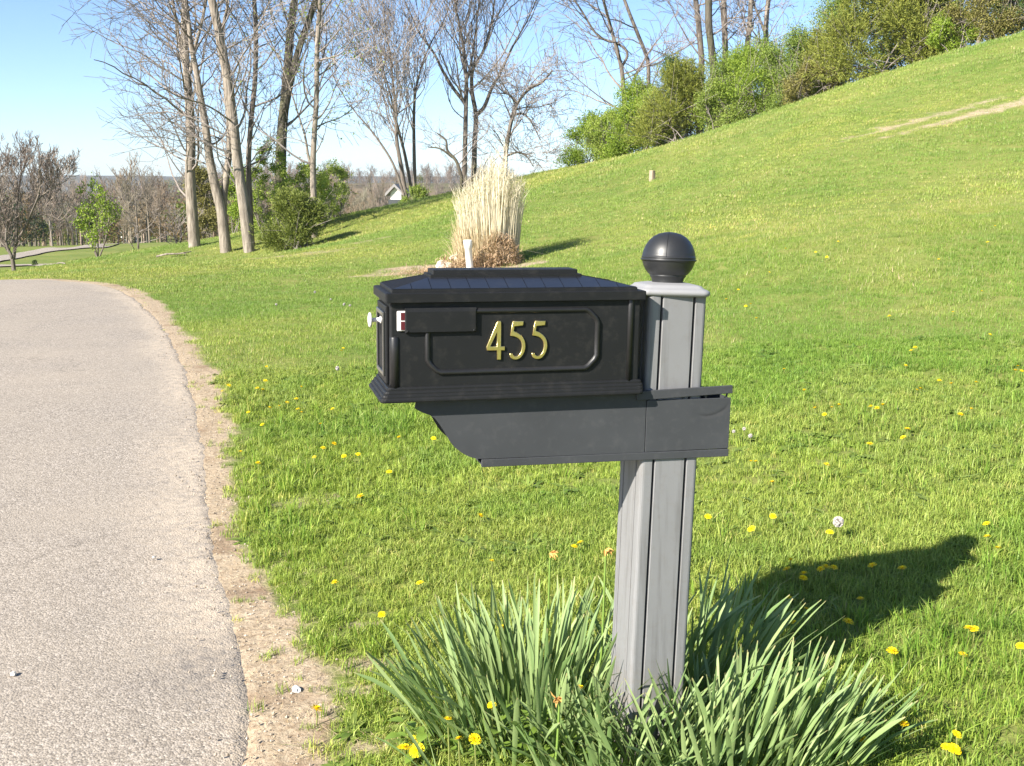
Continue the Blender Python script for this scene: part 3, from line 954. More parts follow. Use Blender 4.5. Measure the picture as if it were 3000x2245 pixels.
    for (xa, xb, y0, y1) in ((-0.0965, 0.1435, -LY, -0.0735),):
        v = [(xa, y0, zl(xa, 0)), (xb, y0, zl(xb, 0)), (xb, y1, zl(xb, 0)), (xa, y1, zl(xa, 0)), (xa, y0, zl(xa, 1)), (xb, y0, zl(xb, 1)), (xb, y1, zl(xb, 1)), (xa, y1, zl(xa, 1))]
        MB().add(v, [(0, 3, 2, 1), (4, 5, 6, 7), (0, 1, 5, 4), (1, 2, 6, 5), (2, 3, 7, 6), (3, 0, 4, 7)]).build('lid', arm_m, holder, xf=XB, bevel=0.0012)
    for x in (0.020, 0.077, 0.130):
        MB().add([(x - 0.002, -0.0735, 0.915), (x + 0.002, -0.0735, 0.915), (x + 0.006, -0.0735, zl(x, 0) + 0.002), (x + 0.002, -0.0735, zl(x, 0) + 0.002), (x - 0.002, -0.0705, 0.915), (x + 0.002, -0.0705, 0.915), (x + 0.006, -0.0705, zl(x, 0) + 0.002), (x + 0.002, -0.0705, zl(x, 0) + 0.002)],
                 [(0, 1, 2, 3), (4, 7, 6, 5), (0, 4, 5, 1), (1, 5, 6, 2), (2, 6, 7, 3), (3, 7, 4, 0)]).build('lid_clip', arm_m, holder, xf=XB)
    # closed end of the holder beyond the post
    MB().box(0.1380, 0.1420, -AY + TH + 0.0003, AY - TH - 0.0003, 0.786, 0.921).build('end_panel', arm_m, holder, xf=XB)
    return root


mailbox = build_mailbox()

# ------------------------------------------------------------------ grass and other growth that nobody could count
def hidden(name, mb, mat):
    """a source mesh for scattering: not part of the scene itself"""
    me = mb.mesh(name, True)
    me.materials.append(mat)
    return bpy.data.objects.new(name, me)


def scatter(name, sources, pts, rot, scl, tint, var):
    """one object whose points each carry a copy of one of the sources"""
    me = bpy.data.meshes.new(name)
    n = len(pts)
    me.vertices.add(n)
    me.vertices.foreach_set('co', np.asarray(pts, np.float32).ravel())
    me.update()
    for nm, ty, data, key in (('rot', 'FLOAT_VECTOR', rot, 'vector'), ('scl', 'FLOAT_VECTOR', scl, 'vector'), ('tint', 'FLOAT_COLOR', tint, 'color'), ('var', 'INT', var, 'value')):
        a = me.attributes.new(nm, ty, 'POINT')
        a.data.foreach_set(key, np.asarray(data, np.int32 if ty == 'INT' else np.float32).ravel())
    o = bpy.data.objects.new(name, me)
    COL.objects.link(o)
    ng = bpy.data.node_groups.new(name, 'GeometryNodeTree')
    ng.interface.new_socket('Geometry', in_out='INPUT', socket_type='NodeSocketGeometry')
    ng.interface.new_socket('Geometry', in_out='OUTPUT', socket_type='NodeSocketGeometry')
    N, L = ng.nodes, ng.links
    gi, go = N.new('NodeGroupInput'), N.new('NodeGroupOutput')
    join = N.new('GeometryNodeJoinGeometry')

    def attr(nm, ty):
        a = N.new('GeometryNodeInputNamedAttribute')
        a.data_type = ty
        a.inputs['Name'].default_value = nm
        return a.outputs['Attribute']
    e2r = N.new('FunctionNodeEulerToRotation')
    L.new(attr('rot', 'FLOAT_VECTOR'), e2r.inputs[0])
    sc = attr('scl', 'FLOAT_VECTOR')
    va = attr('var', 'INT')
    for k, src in enumerate(sources):
        cmp_ = N.new('FunctionNodeCompare')
        cmp_.data_type = 'INT'
        cmp_.operation = 'EQUAL'
        L.new(va, [i for i in cmp_.inputs if i.type == 'INT'][0])
        [i for i in cmp_.inputs if i.type == 'INT'][1].default_value = k
        oi = N.new('GeometryNodeObjectInfo')
        oi.inputs['Object'].default_value = src
        oi.inputs['As Instance'].default_value = True
        ip = N.new('GeometryNodeInstanceOnPoints')
        L.new(gi.outputs[0], ip.inputs['Points'])
        L.new(cmp_.outputs[0], ip.inputs['Selection'])
        L.new(oi.outputs['Geometry'], ip.inputs['Instance'])
        L.new(e2r.outputs[0], ip.inputs['Rotation'])
        L.new(sc, ip.inputs['Scale'])
        L.new(ip.outputs[0], join.inputs[0])
    L.new(join.outputs[0], go.inputs[0])
    md = o.modifiers.new('scatter', 'NODES')
    md.node_group = ng
    return o


def blades(rng, n, spread, hlo, hhi, w, lean, segs=2, tipw=0.15):
    """a tuft of bent grass blades"""
    mb = MB()
    for _ in range(n):
        a = rng.random() * 2 * math.pi
        rr_ = spread * math.sqrt(rng.random())
        bx, by = rr_ * math.cos(a), rr_ * math.sin(a)
        h = rng.uniform(hlo, hhi)
        da = rng.random() * 2 * math.pi
        ln = abs(rng.normal(0, lean))
        fa = da + math.pi / 2 + rng.normal(0, 0.5)
        wx, wy = math.cos(fa) * w / 2, math.sin(fa) * w / 2
        vs = []
        for i in range(segs + 1):
            t = i / segs
            off = ln * h * t * t
            z = h * (t - 0.25 * ln * t * t)
            x, y = bx + math.cos(da) * off, by + math.sin(da) * off
            if i < segs:
                k = 1 - 0.45 * t
                vs += [(x - wx * k, y - wy * k, z - (0.02 if i == 0 else 0)), (x + wx * k, y + wy * k, z - (0.02 if i == 0 else 0))]
            else:
                vs.append((x, y, z))
        q = [(2 * i, 2 * i + 1, 2 * i + 3, 2 * i + 2) for i in range(segs - 1)]
        mb.add(vs, q, [(2 * segs - 2, 2 * segs - 1, 2 * segs)])
    return mb


def leaf_quad(mb, base, d, up, L, W, fold=0.15, curl=0.2, segs=2):
    """a pointed leaf with a mid fold, growing from base along d"""
    d = np.asarray(d, float); d /= np.linalg.norm(d)
    up = np.asarray(up, float); up = up - d * (up @ d); up /= np.linalg.norm(up) + 1e-9
    s = np.cross(d, up)
    vs = [base]
    mids = []
    for i in range(1, segs + 1):
        t = i / (segs + 1)
        c = base + d * L * t - up * curl * L * t * t
        w = W * math.sin(math.pi * min(1, t * 0.92 + 0.06)) * 0.5
        vs += [c - s * w + up * fold * w, c, c + s * w + up * fold * w]
    vs.append(base + d * L - up * curl * L)
    t_ = [(0, 2, 1), (0, 3, 2)]
    q = []
    for i in range(segs - 1):
        a = 1 + 3 * i
        q += [(a, a + 1, a + 4, a + 3), (a + 1, a + 2, a + 5, a + 4)]
    a = 1 + 3 * (segs - 1); e = len(vs) - 1
    t_ += [(a, a + 1, e), (a + 1, a + 2, e)]
    mb.add(np.array(vs), q, t_)


M['grass'] = leafy('grass blades', (0.135, 0.258, 0.029), (0.330, 0.418, 0.080), 0.30, 0.5, 0.3, (0.42, 0.41, 0.17), tint=True)
M['weed'] = leafy('broad lawn weeds', (0.115, 0.205, 0.028), (0.190, 0.265, 0.055), 0.25, 0.5, 0.4, tint=True)
M['straw'] = leafy('dry straw', (0.42, 0.33, 0.18), (0.60, 0.50, 0.30), 0.15, 0.7, 0.2, tint=True)

_r = np.random.default_rng(11)
src_near = [hidden('tuft', blades(_r, 20, 0.034, 0.016, 0.046, 0.0034, 0.95, 2), M['grass']) for _ in range(4)]
src_long = [hidden('long_tuft', blades(_r, 16, 0.030, 0.045, 0.09, 0.0042, 1.0, 3), M['grass']) for _ in range(2)]
src_mid = [hidden('tuft_mid', blades(_r, 28, 0.065, 0.012, 0.036, 0.0050, 1.0, 1), M['grass']) for _ in range(3)]
src_far = [hidden('tuft_far', blades(_r, 44, 0.17, 0.010, 0.026, 0.0075, 1.1, 1), M['grass']) for _ in range(3)]


def weed_src(rng, n, L, W):
    mb = MB()
    for i in range(n):
        a = 2 * math.pi * i / n + rng.normal(0, 0.25)
        el = rng.uniform(0.15, 0.7)
        leaf_quad(mb, np.array([0, 0, 0.004]), (math.cos(a) * math.cos(el), math.sin(a) * math.cos(el), math.sin(el)), (0, 0, 1), L * rng.uniform(0.7, 1.1), W * rng.uniform(0.8, 1.1), 0.2, 0.45)
    return mb


src_weed = [hidden('rosette', weed_src(_r, 9, 0.075, 0.020), M['weed']), hidden('rosette_round', weed_src(_r, 7, 0.045, 0.026), M['weed'])]
SRC = src_near + src_long + src_mid + src_far + src_weed
I_NEAR, I_LONG, I_MID, I_FAR, I_WEED = 0, 4, 6, 9, 12


def lawn_points(rng, r0, r1, dens, half=38.0):
    th = R(half)
    n = int(th * (r1 * r1 - r0 * r0) * dens)
    a = rng.uniform(-th, th, n)
    r = np.sqrt(rng.uniform(r0 * r0, r1 * r1, n))
    x, y = np.sin(a) * r, np.cos(a) * r - 0.6
    return x, y


def make_grass():
    rng = np.random.default_rng(3)
    P, V, S = [], [], []
    for (r0, r1, dens, base, nv, sc) in ((2.0, 5.4, 1900, I_NEAR, 4, 0.90), (5.4, 9.0, 1000, I_NEAR, 4, 0.96), (9.0, 16.0, 420, I_MID, 3, 1.05), (16.0, 27.0, 130, I_FAR, 3, 0.95), (27.0, 50.0, 62, I_FAR, 3, 1.3)):
        x, y = lawn_points(rng, r0, r1, dens)
        if r0 < 3:   # margin around the base of the post for a camera a step to the side
            pass
        d = edge_dist(x, y)
        sm = soil_mask(x, y, d)
        keep = (d > 0.01) & (rng.random(len(x)) > np.clip(sm * 1.12 - 0.10, 0, 0.965))
        x, y, sm = x[keep], y[keep], sm[keep]
        # thin areas
        thin = fbm(x + 70, y, 1.3, 2)
        keep = rng.random(len(x)) < 0.72 + 0.6 * (thin - 0.3)
        x, y, sm = x[keep], y[keep], sm[keep]
        z = H(x, y)
        P.append(np.stack([x, y, z], -1))
        v = base + rng.integers(0, nv, len(x))
        if base == I_NEAR:
            lush = fbm(x - 20, y + 11, 1.6, 2)
            v = np.where((lush > 0.62) & (rng.random(len(x)) < 0.12), I_LONG + rng.integers(0, 2, len(x)), v)
            v = np.where((fbm(x + 9, y + 3, 2.3, 2) > 0.52) & (rng.random(len(x)) < 0.10), I_WEED + rng.integers(0, 2, len(x)), v)
            dd = edge_dist(x, y)
            v = np.where((dd < 0.42) & (dd > 0.12) & (rng.random(len(x)) < 0.10) & (fbm(x, y, 1.9, 2) > 0.5), I_LONG, v)
        V.append(v)
        s = sc * rng.uniform(0.72, 1.22, len(x)) * (0.75 + 0.5 * fbm(x + 5, y - 5, 0.9, 2)) * (1 - 0.25 * sm)
        S.append(np.stack([s, s, s * rng.uniform(0.85, 1.15, len(x))], -1))
    P, V, S = np.concatenate(P), np.concatenate(V), np.concatenate(S)
    x, y = P[:, 0], P[:, 1]
    n = len(P)
    rot = np.stack([rng.normal(0, 0.10, n), rng.normal(0, 0.10, n), rng.uniform(0, 6.283, n)], -1)
    # colour drifts over the lawn: fresh green, yellow-green, straw
    a = sstep(0.36, 0.66, fbm(x, y, 0.28, 3)); b = sstep(0.50, 0.72, fbm(x + 50, y + 20, 0.8, 3)); c = sstep(0.55, 0.75, fbm(x - 30, y + 60, 2.6, 2))
    g0 = np.array([0.68, 0.83, 0.68]); g1 = np.array([1.14, 1.05, 1.0]); g2 = np.array([1.28, 1.08, 1.40]); g3 = np.array([0.55, 0.74, 0.74])
    t = g0 + (g1 - g0) * a[:, None]
    t = t + (g2 - t) * (b * 0.62)[:, None]
    t = t + (g3 - t) * (c * 0.42)[:, None]
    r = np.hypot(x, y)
    t = t * rng.uniform(0.74, 1.22, n)[:, None]
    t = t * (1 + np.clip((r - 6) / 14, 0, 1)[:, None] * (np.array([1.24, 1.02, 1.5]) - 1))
    dry = rng.random(n) < (0.03 + 0.25 * soil_mask(x, y))
    t[dry] = t[dry] * np.array([1.75, 1.35, 2.0])
    t = np.clip(t, 0, 3)
    col = np.concatenate([t, np.ones((n, 1))], 1)
    o = scatter('lawn_grass', SRC, P, rot, S, col, V)
    return label(o, 'bright green mown grass with lighter dry streaks covering the lawn', 'grass', kind='stuff')


lawn_grass = make_grass()


def make_verge_bits():
    """crumbs of stone and dry straw on the bare strip beside the driveway"""
    rng = np.random.default_rng(8)
    sm_ = NT('loose grit')
    gcol = sm_.mix(sm_.n('NewGeometry').outputs['Random Per Island'], (0.20, 0.16, 0.12), (0.46, 0.39, 0.31))
    M['grit'] = sm_.surf(sm_.pbr(gcol, 0.9, 0.2))
    mb = MB()
    oct_v = np.array([(1, 0, 0), (-1, 0, 0), (0, 1, 0), (0, -1, 0), (0, 0, 1), (0, 0, -1)], float)
    oct_t = np.array([(0, 2, 4), (2, 1, 4), (1, 3, 4), (3, 0, 4), (2, 0, 5), (1, 2, 5), (3, 1, 5), (0, 3, 5)])
    S = np.concatenate([[0], np.cumsum(np.linalg.norm(np.diff(EDGE, axis=0), axis=1))])
    s0 = S[np.argmin(np.hypot(EDGE[:, 0], EDGE[:, 1] - 2.2))]
    for i in range(4200):
        s = s0 - 0.3 + 12 * rng.random() ** 1.7
        ex, ey = np.interp(s, S, EDGE[:, 0]), np.interp(s, S, EDGE[:, 1])
        ex2, ey2 = np.interp(s + 0.05, S, EDGE[:, 0]), np.interp(s + 0.05, S, EDGE[:, 1])
        tx, ty = (ex2 - ex) / 0.05, (ey2 - ey) / 0.05
        off = rng.normal(0.07, 0.09)
        x, y = ex + ty * off, ey - tx * off
        z = (0.022 if off < -0.02 else (0.006 if off < 0.01 else 0.0))
        r = 0.0018 + 0.0050 * rng.random() ** 4
        v = oct_v * r * rng.uniform(0.6, 1.25, (6, 3)) + np.array([x, y, 0])
        mb.add(v + np.array([0, 0, z + r * 0.3]), None, oct_t)
    allv = np.concatenate(mb.v)
    # drop everything onto the ground
    zz = H(allv[:, 0], allv[:, 1])
    k = 0
    for i, v in enumerate(mb.v):
        c = zz[k:k + 6].mean(); k += 6
        v[:, 2] += c
    o = mb.build('verge_gravel', M['grit'])
    label(o, 'loose grit and stone crumbs scattered along the driveway edge', 'gravel', kind='stuff')
    mb = MB()
    for i in range(2600):
        s = s0 - 0.3 + 9 * rng.random() ** 1.6
        ex, ey = np.interp(s, S, EDGE[:, 0]), np.interp(s, S, EDGE[:, 1])
        ex2, ey2 = np.interp(s + 0.05, S, EDGE[:, 0]), np.interp(s + 0.05, S, EDGE[:, 1])
        tx, ty = (ex2 - ex) / 0.05, (ey2 - ey) / 0.05
        off = abs(rng.normal(0.22, 0.12))
        x, y = ex + ty * off, ey - tx * off
        z = 0.004
        a = rng.random() * 6.28
        L = rng.uniform(0.015, 0.06)
        w = 0.0012
        dx, dy = math.cos(a) * L / 2, math.sin(a) * L / 2
        c = rng.normal(0, 0.008)
        mb.add([(x - dx - dy * w / L, y - dy + dx * w / L, z), (x - dx + dy * w / L, y - dy - dx * w / L, z), (x + dy * w / L + c, y - dx * w / L, z + 0.006), (x - dy * w / L + c, y + dx * w / L, z + 0.006), (x + dx, y + dy, z)],
               [(0, 1, 2, 3)], [(3, 2, 4)])
    allv = np.concatenate(mb.v)
    zz = H(allv[:, 0], allv[:, 1])
    k = 0
    for v in mb.v:
        v[:, 2] += zz[k:k + 5]; k += 5
    o = mb.build('verge_straw', NTstraw())
    label(o, 'dry straw stalks lying on the bare soil beside the driveway', 'straw', kind='stuff')


def NTstraw():
    s = NT('fallen straw')
    rnd = s.n('NewGeometry').outputs['Random Per Island']
    return s.surf(s.pbr(s.mix(rnd, (0.38, 0.28, 0.15), (0.62, 0.50, 0.30)), 0.8, 0.2))


make_verge_bits()

# ------------------------------------------------------------------ trees
def bark(name, c1, c2, moss=None):
    s = NT(name)
    p = s.pos()
    mp = s.n('Mapping')
    s.t.links.new(p, mp.inputs['Vector'])
    mp.inputs['Scale'].default_value = (14.0, 14.0, 2.2)
    n = s.noise(1.0, mp.outputs[0], 5.0, 0.65)
    n2 = s.noise(0.9, p, 3.0)
    c = s.mix(s.ramp(n, [(0.35, 0.0), (0.65, 1.0)]), c1, c2)
    c = s.mix(s.math('MULTIPLY', n2, 0.5), c, tuple(0.55 * x for x in c1))
    if moss:
        c = s.mix(s.ramp(s.noise(1.6, p, 4.0), [(0.5, 0.0), (0.7, 0.6)]), c, moss)
    return s.surf(s.pbr(c, 0.9, 0.15, normal=s.bump(n, 0.9, 0.03)))


M['bark_pale'] = bark('pale grey bark', (0.15, 0.125, 0.10), (0.44, 0.38, 0.31))
M['bark_grey'] = bark('grey brown bark', (0.11, 0.09, 0.075), (0.28, 0.24, 0.20))
M['bark_dark'] = bark('dark mossy bark', (0.06, 0.052, 0.04), (0.17, 0.15, 0.115), (0.11, 0.12, 0.05))
M['twig'] = bark('grey twigs', (0.20, 0.17, 0.15), (0.36, 0.315, 0.28))
M['twig_brown'] = bark('grey brown twigs', (0.18, 0.145, 0.12), (0.33, 0.275, 0.235))


def nrm(v):
    return v / (np.linalg.norm(v) + 1e-12)


def limb(mb, rng, p, d, L, r, lvl, maxlvl, par):
    """a wandering branch with its side branches"""
    n = max(3, int(4 + 3 * (maxlvl - lvl)))
    if lvl == maxlvl:
        n = 3
    pts, dirs = [p], []
    step = L / n
    wob = par.get('wob', 0.22) * (1.0 + 0.25 * lvl)
    up = par.get('up', 0.10)
    droop = par.get('droop', 0.0)
    for i in range(n):
        t = i / n
        d = nrm(d + rng.normal(0, wob, 3) * 0.55 + np.array([0, 0, up - droop * (t - 0.15)]))
        dirs.append(d)
        pts.append(pts[-1] + d * step)
    pts = np.array(pts)
    rad = np.maximum(r * (1 - 0.78 * np.linspace(0, 1, n + 1)), par.get('rmin', 0.006))
    mb.tube(pts, rad, 5 if r > 0.05 else (4 if r > 0.02 else 3))
    if lvl >= maxlvl:
        return
    kids = par['kids'][min(lvl, len(par['kids']) - 1)]
    k = max(1, int(round(kids * rng.uniform(0.75, 1.25))))
    for j in range(k):
        t = rng.uniform(par.get('t0', 0.2), 1.0)
        i = min(n - 1, int(t * n))
        q = pts[i] + (pts[i + 1] - pts[i]) * (t * n - i)
        dd = dirs[i]
        ax = nrm(np.cross(dd, rng.normal(0, 1, 3)))
        ang = R(rng.uniform(*par.get('ang', (28, 62))))
        nd = nrm(dd * math.cos(ang) + ax * math.sin(ang))
        Lk = L * rng.uniform(*par.get('len', (0.38, 0.68))) * (1.05 - 0.45 * t)
        limb(mb, rng, q, nd, Lk, max(r * 0.52 * (1 - 0.5 * t), par.get('rmin', 0.006)), lvl + 1, maxlvl, par)


def stem_curve(px, Y, dY=0.0, per=5):
    """trunk line given by points of the photograph at a distance Y (leaning back by dY over its length)"""
    P = [at(x, y, Y + dY * i / max(1, len(px) - 1)) for i, (x, y) in enumerate(px)]
    return catmull(P, per)


def bare_tree(name, lab, stems, Y, bark_m, twig_m, seed, branches=16, blen=3.0, t_from=0.25, group='bare trees', maxlvl=3, par=None, side=None, top=True, sink=True, leaves=None):
    """stems: list of (points in the photograph, base width px, top width px, depth offset)"""
    rng = np.random.default_rng(seed)
    par = dict(dict(kids=[6, 5, 4], wob=0.20, up=0.06, ang=(28, 62), len=(0.4, 0.7), rmin=0.0060), **(par or {}))
    trunk, crown = MB(), MB()
    root = None
    tips = []
    for si, st in enumerate(stems):
        px, w0, w1 = st[0], st[1], st[2]
        off = st[3] if len(st) > 3 else 0.0
        C = stem_curve(px, Y + off)
        m2px = FPX / (Y + off)
        if root is None:
            b = C[0]
            gz = h1(b[0], b[1])
            root = empty(name, (b[0], b[1], gz))
        rad = np.linspace(w0, w1, len(C)) / 2 / m2px
        if si == 0 or len(st) <= 4:
            b = C[0].copy()
            gz = h1(b[0], b[1])
            if sink and si == 0:       # run the trunk down into the ground with a flare
                low = np.array([b[0], b[1], min(gz, b[2]) - 0.15])
                C = np.vstack([low, C]); rad = np.concatenate([[rad[0] * 1.25], rad])
        if top:
            # carry the stem on above the picture's edge
            d = nrm(C[-1] - C[-3])
            ext = []
            p = C[-1]
            for i in range(5):
                d = nrm(d + rng.normal(0, 0.10, 3) + np.array([0, 0, 0.08]))
                p = p + d * (0.8 if Y > 20 else 0.5)
                ext.append(p)
            C = np.vstack([C, ext]); rad = np.concatenate([rad, np.linspace(rad[-1], rad[-1] * 0.3, 6)[1:]])
        off0 = np.array(root.location)
        trunk.tube(C - off0, rad, 10 if w0 > 14 else 7, cap=True)
        S = np.concatenate([[0], np.cumsum(np.linalg.norm(np.diff(C, axis=0), axis=1))])
        nb = int(branches * (1.0 if si == 0 else 0.75))
        for j in range(nb):
            t = t_from + (1 - t_from) * (j + rng.random()) / nb
            s = t * S[-1]
            q = np.array([np.interp(s, S, C[:, k]) for k in range(3)])
            i = min(len(C) - 2, np.searchsorted(S, s) - 1)
            dd = nrm(C[i + 1] - C[i])
            az = rng.uniform(0, 2 * math.pi)
            if side is not None and rng.random() < side[1]:
                az = side[0] + rng.normal(0, 0.7)
            elv = R(rng.uniform(*par.get('elev', (5, 55))))
            nd = nrm(np.array([math.cos(az) * math.cos(elv), math.sin(az) * math.cos(elv), math.sin(elv)]) + dd * 0.25)
            L = blen * rng.uniform(0.55, 1.25) * (1.15 - 0.5 * t)
            r0 = min(np.interp(s, S, rad) * 0.5, 0.010 * L + 0.005)
            limb(crown, rng, q - off0, nd, L, r0, 1, maxlvl, par)
    tr = trunk.build('trunk', bark_m, root, smooth=True)
    cr = crown.build('crown', twig_m, root)
    if leaves:
        mat, n, size, frac = leaves
        V = np.concatenate(crown.v)
        V = V[rng.integers(0, len(V), n)]
        V = V[V[:, 2] > -50]
        lf = MB()
        n = len(V)
        leaf_batch(lf, V + rng.normal(0, 0.05, (n, 3)), rng.normal(0, 1, (n, 3)), rng.normal(0, 1, (n, 3)) + np.array([0, 0, 1.0]), size * rng.uniform(0.6, 1.3, n), size * 0.6)
        lf.build('leaves', mat, root)
    label(root, lab, 'tree', group)
    return root


def z1(L, ox=0.0, oy=0.0, s=1.947):
    return [(ox + a / s, oy + b / s) for a, b in L]


WEST = math.pi           # towards the left of the picture
# --- the group of tall trees by the driveway bend
bare_tree('tall_tree', 'tall bare tree with long drooping side limbs, furthest from the shrubs in its group',
          [(z1([(1110, 1400), (1095, 1200), (1085, 1000), (1088, 800), (1080, 600), (1065, 400), (1050, 200), (1055, 0)]), 34, 17),
           (z1([(1080, 500), (1040, 330), (1010, 160), (985, 0)]), 12, 8, 0.2, 1), (z1([(1085, 420), (1110, 280), (1150, 130), (1175, 0)]), 11, 8, -0.2, 1)],
          34, M['bark_pale'], M['twig'], 21, branches=40, blen=3.6, t_from=0.12, group='tall bare trees at the driveway bend', side=(WEST, 0.62),
          par=dict(kids=[7, 6, 4], droop=0.16, up=0.06, elev=(-5, 38), len=(0.4, 0.72)))
bare_tree('forked_tree', 'bare tree with two pale trunks forking near the ground',
          [(z1([(1290, 1440), (1278, 1330), (1262, 1200), (1225, 1050), (1195, 900), (1175, 740), (1145, 560), (1118, 400), (1090, 250), (1060, 0)]), 34, 11),
           (z1([(1268, 1260), (1276, 1130), (1292, 1000), (1308, 850), (1306, 700), (1290, 560), (1275, 380)]), 24, 10, 0.15, 1)],
          31.5, M['bark_pale'], M['twig'], 22, branches=30, blen=2.6, t_from=0.2, group='tall bare trees at the driveway bend', side=(WEST, 0.35), par=dict(kids=[7, 5, 4], elev=(0, 50)))
bare_tree('leaning_tree', 'thick bare trunk leaning to the left, beside the leafy shrubs',
          [(z1([(1425, 1450), (1410, 1330), (1395, 1200), (1372, 1050), (1352, 900), (1335, 740), (1318, 600), (1295, 440), (1262, 260), (1235, 120), (1208, 0)]), 34, 22)],
          31, M['bark_pale'], M['twig'], 23, branches=36, blen=2.8, t_from=0.16, group='tall bare trees at the driveway bend', par=dict(kids=[7, 6, 4], elev=(-5, 45), droop=0.08))
bare_tree('slim_tree', 'slim straight bare stem close behind the leaning trunk',
          [(z1([(1432, 1330), (1425, 1150), (1418, 1000), (1420, 850), (1436, 650), (1455, 450), (1460, 200), (1450, 0)]), 17, 12)],
          32.2, M['bark_grey'], M['twig'], 24, branches=30, blen=2.3, t_from=0.15, group='tall bare trees at the driveway bend', par=dict(kids=[5, 4, 3]))
bare_tree('dark_tree', 'stout dark trunk dividing high up, rising behind the shrubs',
          [(z1([(1600, 1400), (1600, 1100), (1606, 800), (1622, 600), (1640, 400), (1655, 200), (1680, 0)]), 34, 20),
           (z1([(1625, 640), (1655, 480), (1685, 350), (1725, 220), (1765, 110), (1800, 0)]), 20, 17, -0.1, 1)],
          35, M['bark_dark'], M['twig'], 25, branches=30, blen=3.0, t_from=0.25, group='tall bare trees at the driveway bend', par=dict(kids=[7, 5, 4]))
LV_PALE = leafy('young spring leaves', (0.17, 0.25, 0.04), (0.34, 0.40, 0.09), 0.4)
LV_FRESH = leafy('fresh bright leaves', (0.19, 0.29, 0.03), (0.34, 0.43, 0.06), 0.4)
bare_tree('pale_tree', 'tall pale slender tree with a few young leaves, rightmost of the tall trees',
          [(z1([(1795, 1330), (1790, 1150), (1785, 950), (1792, 780), (1805, 560), (1808, 320), (1818, 120), (1825, 0)]), 19, 11),
           (z1([(1800, 1050), (1760, 900), (1740, 780), (1700, 650)]), 9, 5, 0.1, 1)],
          31.5, M['bark_pale'], M['twig'], 26, branches=34, blen=2.6, t_from=0.2, group='tall bare trees at the driveway bend', par=dict(kids=[5, 4, 3], droop=0.1, elev=(-5, 50)), side=(0.0, 0.45), leaves=(LV_PALE, 900, 0.09, 1))

z2 = lambda L: z1(L, 900, 0)
VASE = dict(kids=[7, 6, 4], up=0.13, ang=(22, 52), wob=0.18, len=(0.48, 0.78), elev=(12, 60), rmin=0.0095)
bare_tree('multi_stem_tree', 'bare tree with several slanting stems beyond the lawn crest',
          [(z2([(565, 1140), (535, 950), (510, 800), (505, 650), (490, 480), (480, 380)]), 14, 6), (z2([(600, 1120), (560, 900), (525, 760)]), 11, 8, 0.4),
           (z2([(615, 1130), (610, 900), (608, 700), (615, 540), (640, 420)]), 12, 6, 0.8), (z2([(560, 1140), (500, 960), (440, 850), (360, 740), (290, 660)]), 8, 4, -0.5)],
          50, M['bark_grey'], M['twig'], 31, branches=24, blen=4.2, t_from=0.28, group='bare trees beyond the crest', par=VASE)
bare_tree('spreading_tree', 'big bare tree with a wide vase-shaped crown behind the dry grass clump',
          [(z2([(895, 1040), (900, 850), (905, 620), (908, 460), (895, 330), (880, 200), (850, 60)]), 16, 6),
           (z2([(950, 1040), (955, 820), (962, 660), (940, 520), (945, 400), (1000, 300), (1040, 180)]), 17, 6, 0.6),
           (z2([(962, 660), (1010, 610), (1050, 510), (1110, 400), (1170, 270), (1250, 130)]), 13, 4, 0.6, 1),
           (z2([(900, 590), (830, 500), (770, 400), (720, 300), (640, 190), (580, 60)]), 11, 4, 0, 1),
           (z2([(905, 470), (930, 380), (950, 260), (970, 100), (985, 0)]), 8, 4, 0, 1)],
          52, M['bark_grey'], M['twig'], 32, branches=30, blen=5.6, t_from=0.34, group='bare trees beyond the crest', par=VASE, top=True)
bare_tree('bent_tree', 'crooked bare tree with drooping outer limbs, right of the dry grass clump',
          [(z2([(1125, 960), (1140, 820), (1165, 690), (1200, 590), (1265, 510), (1340, 470), (1400, 400)]), 14, 5),
           (z2([(1165, 660), (1230, 650), (1280, 700), (1330, 800)]), 8, 3, 0.3, 1), (z2([(1135, 890), (1200, 870), (1250, 890), (1290, 950)]), 7, 3, -0.3, 1),
           (z2([(1200, 590), (1150, 540), (1060, 530)]), 6, 3, 0.2, 1)],
          50, M['bark_grey'], M['twig'], 33, branches=20, blen=3.2, t_from=0.3, group='bare trees beyond the crest', par=dict(kids=[7, 6, 4], up=0.04, droop=0.14, elev=(5, 50), rmin=0.009), top=False)
bare_tree('stooping_tree', 'low crooked bare tree stooping to the left of the wide crowned tree',
          [(z2([(880, 1010), (850, 920), (800, 860), (790, 800), (740, 760)]), 11, 4), (z2([(830, 900), (760, 850), (690, 840)]), 7, 3, 0.2, 1)],
          47, M['bark_dark'], M['twig'], 34, branches=9, blen=2.6, t_from=0.3, group='bare trees beyond the crest', par=dict(kids=[5, 4, 3]), top=False)
z3 = lambda L: z1(L, 1700, 0, 1.7015)
WT = 'bare trees behind the hillside hedge'
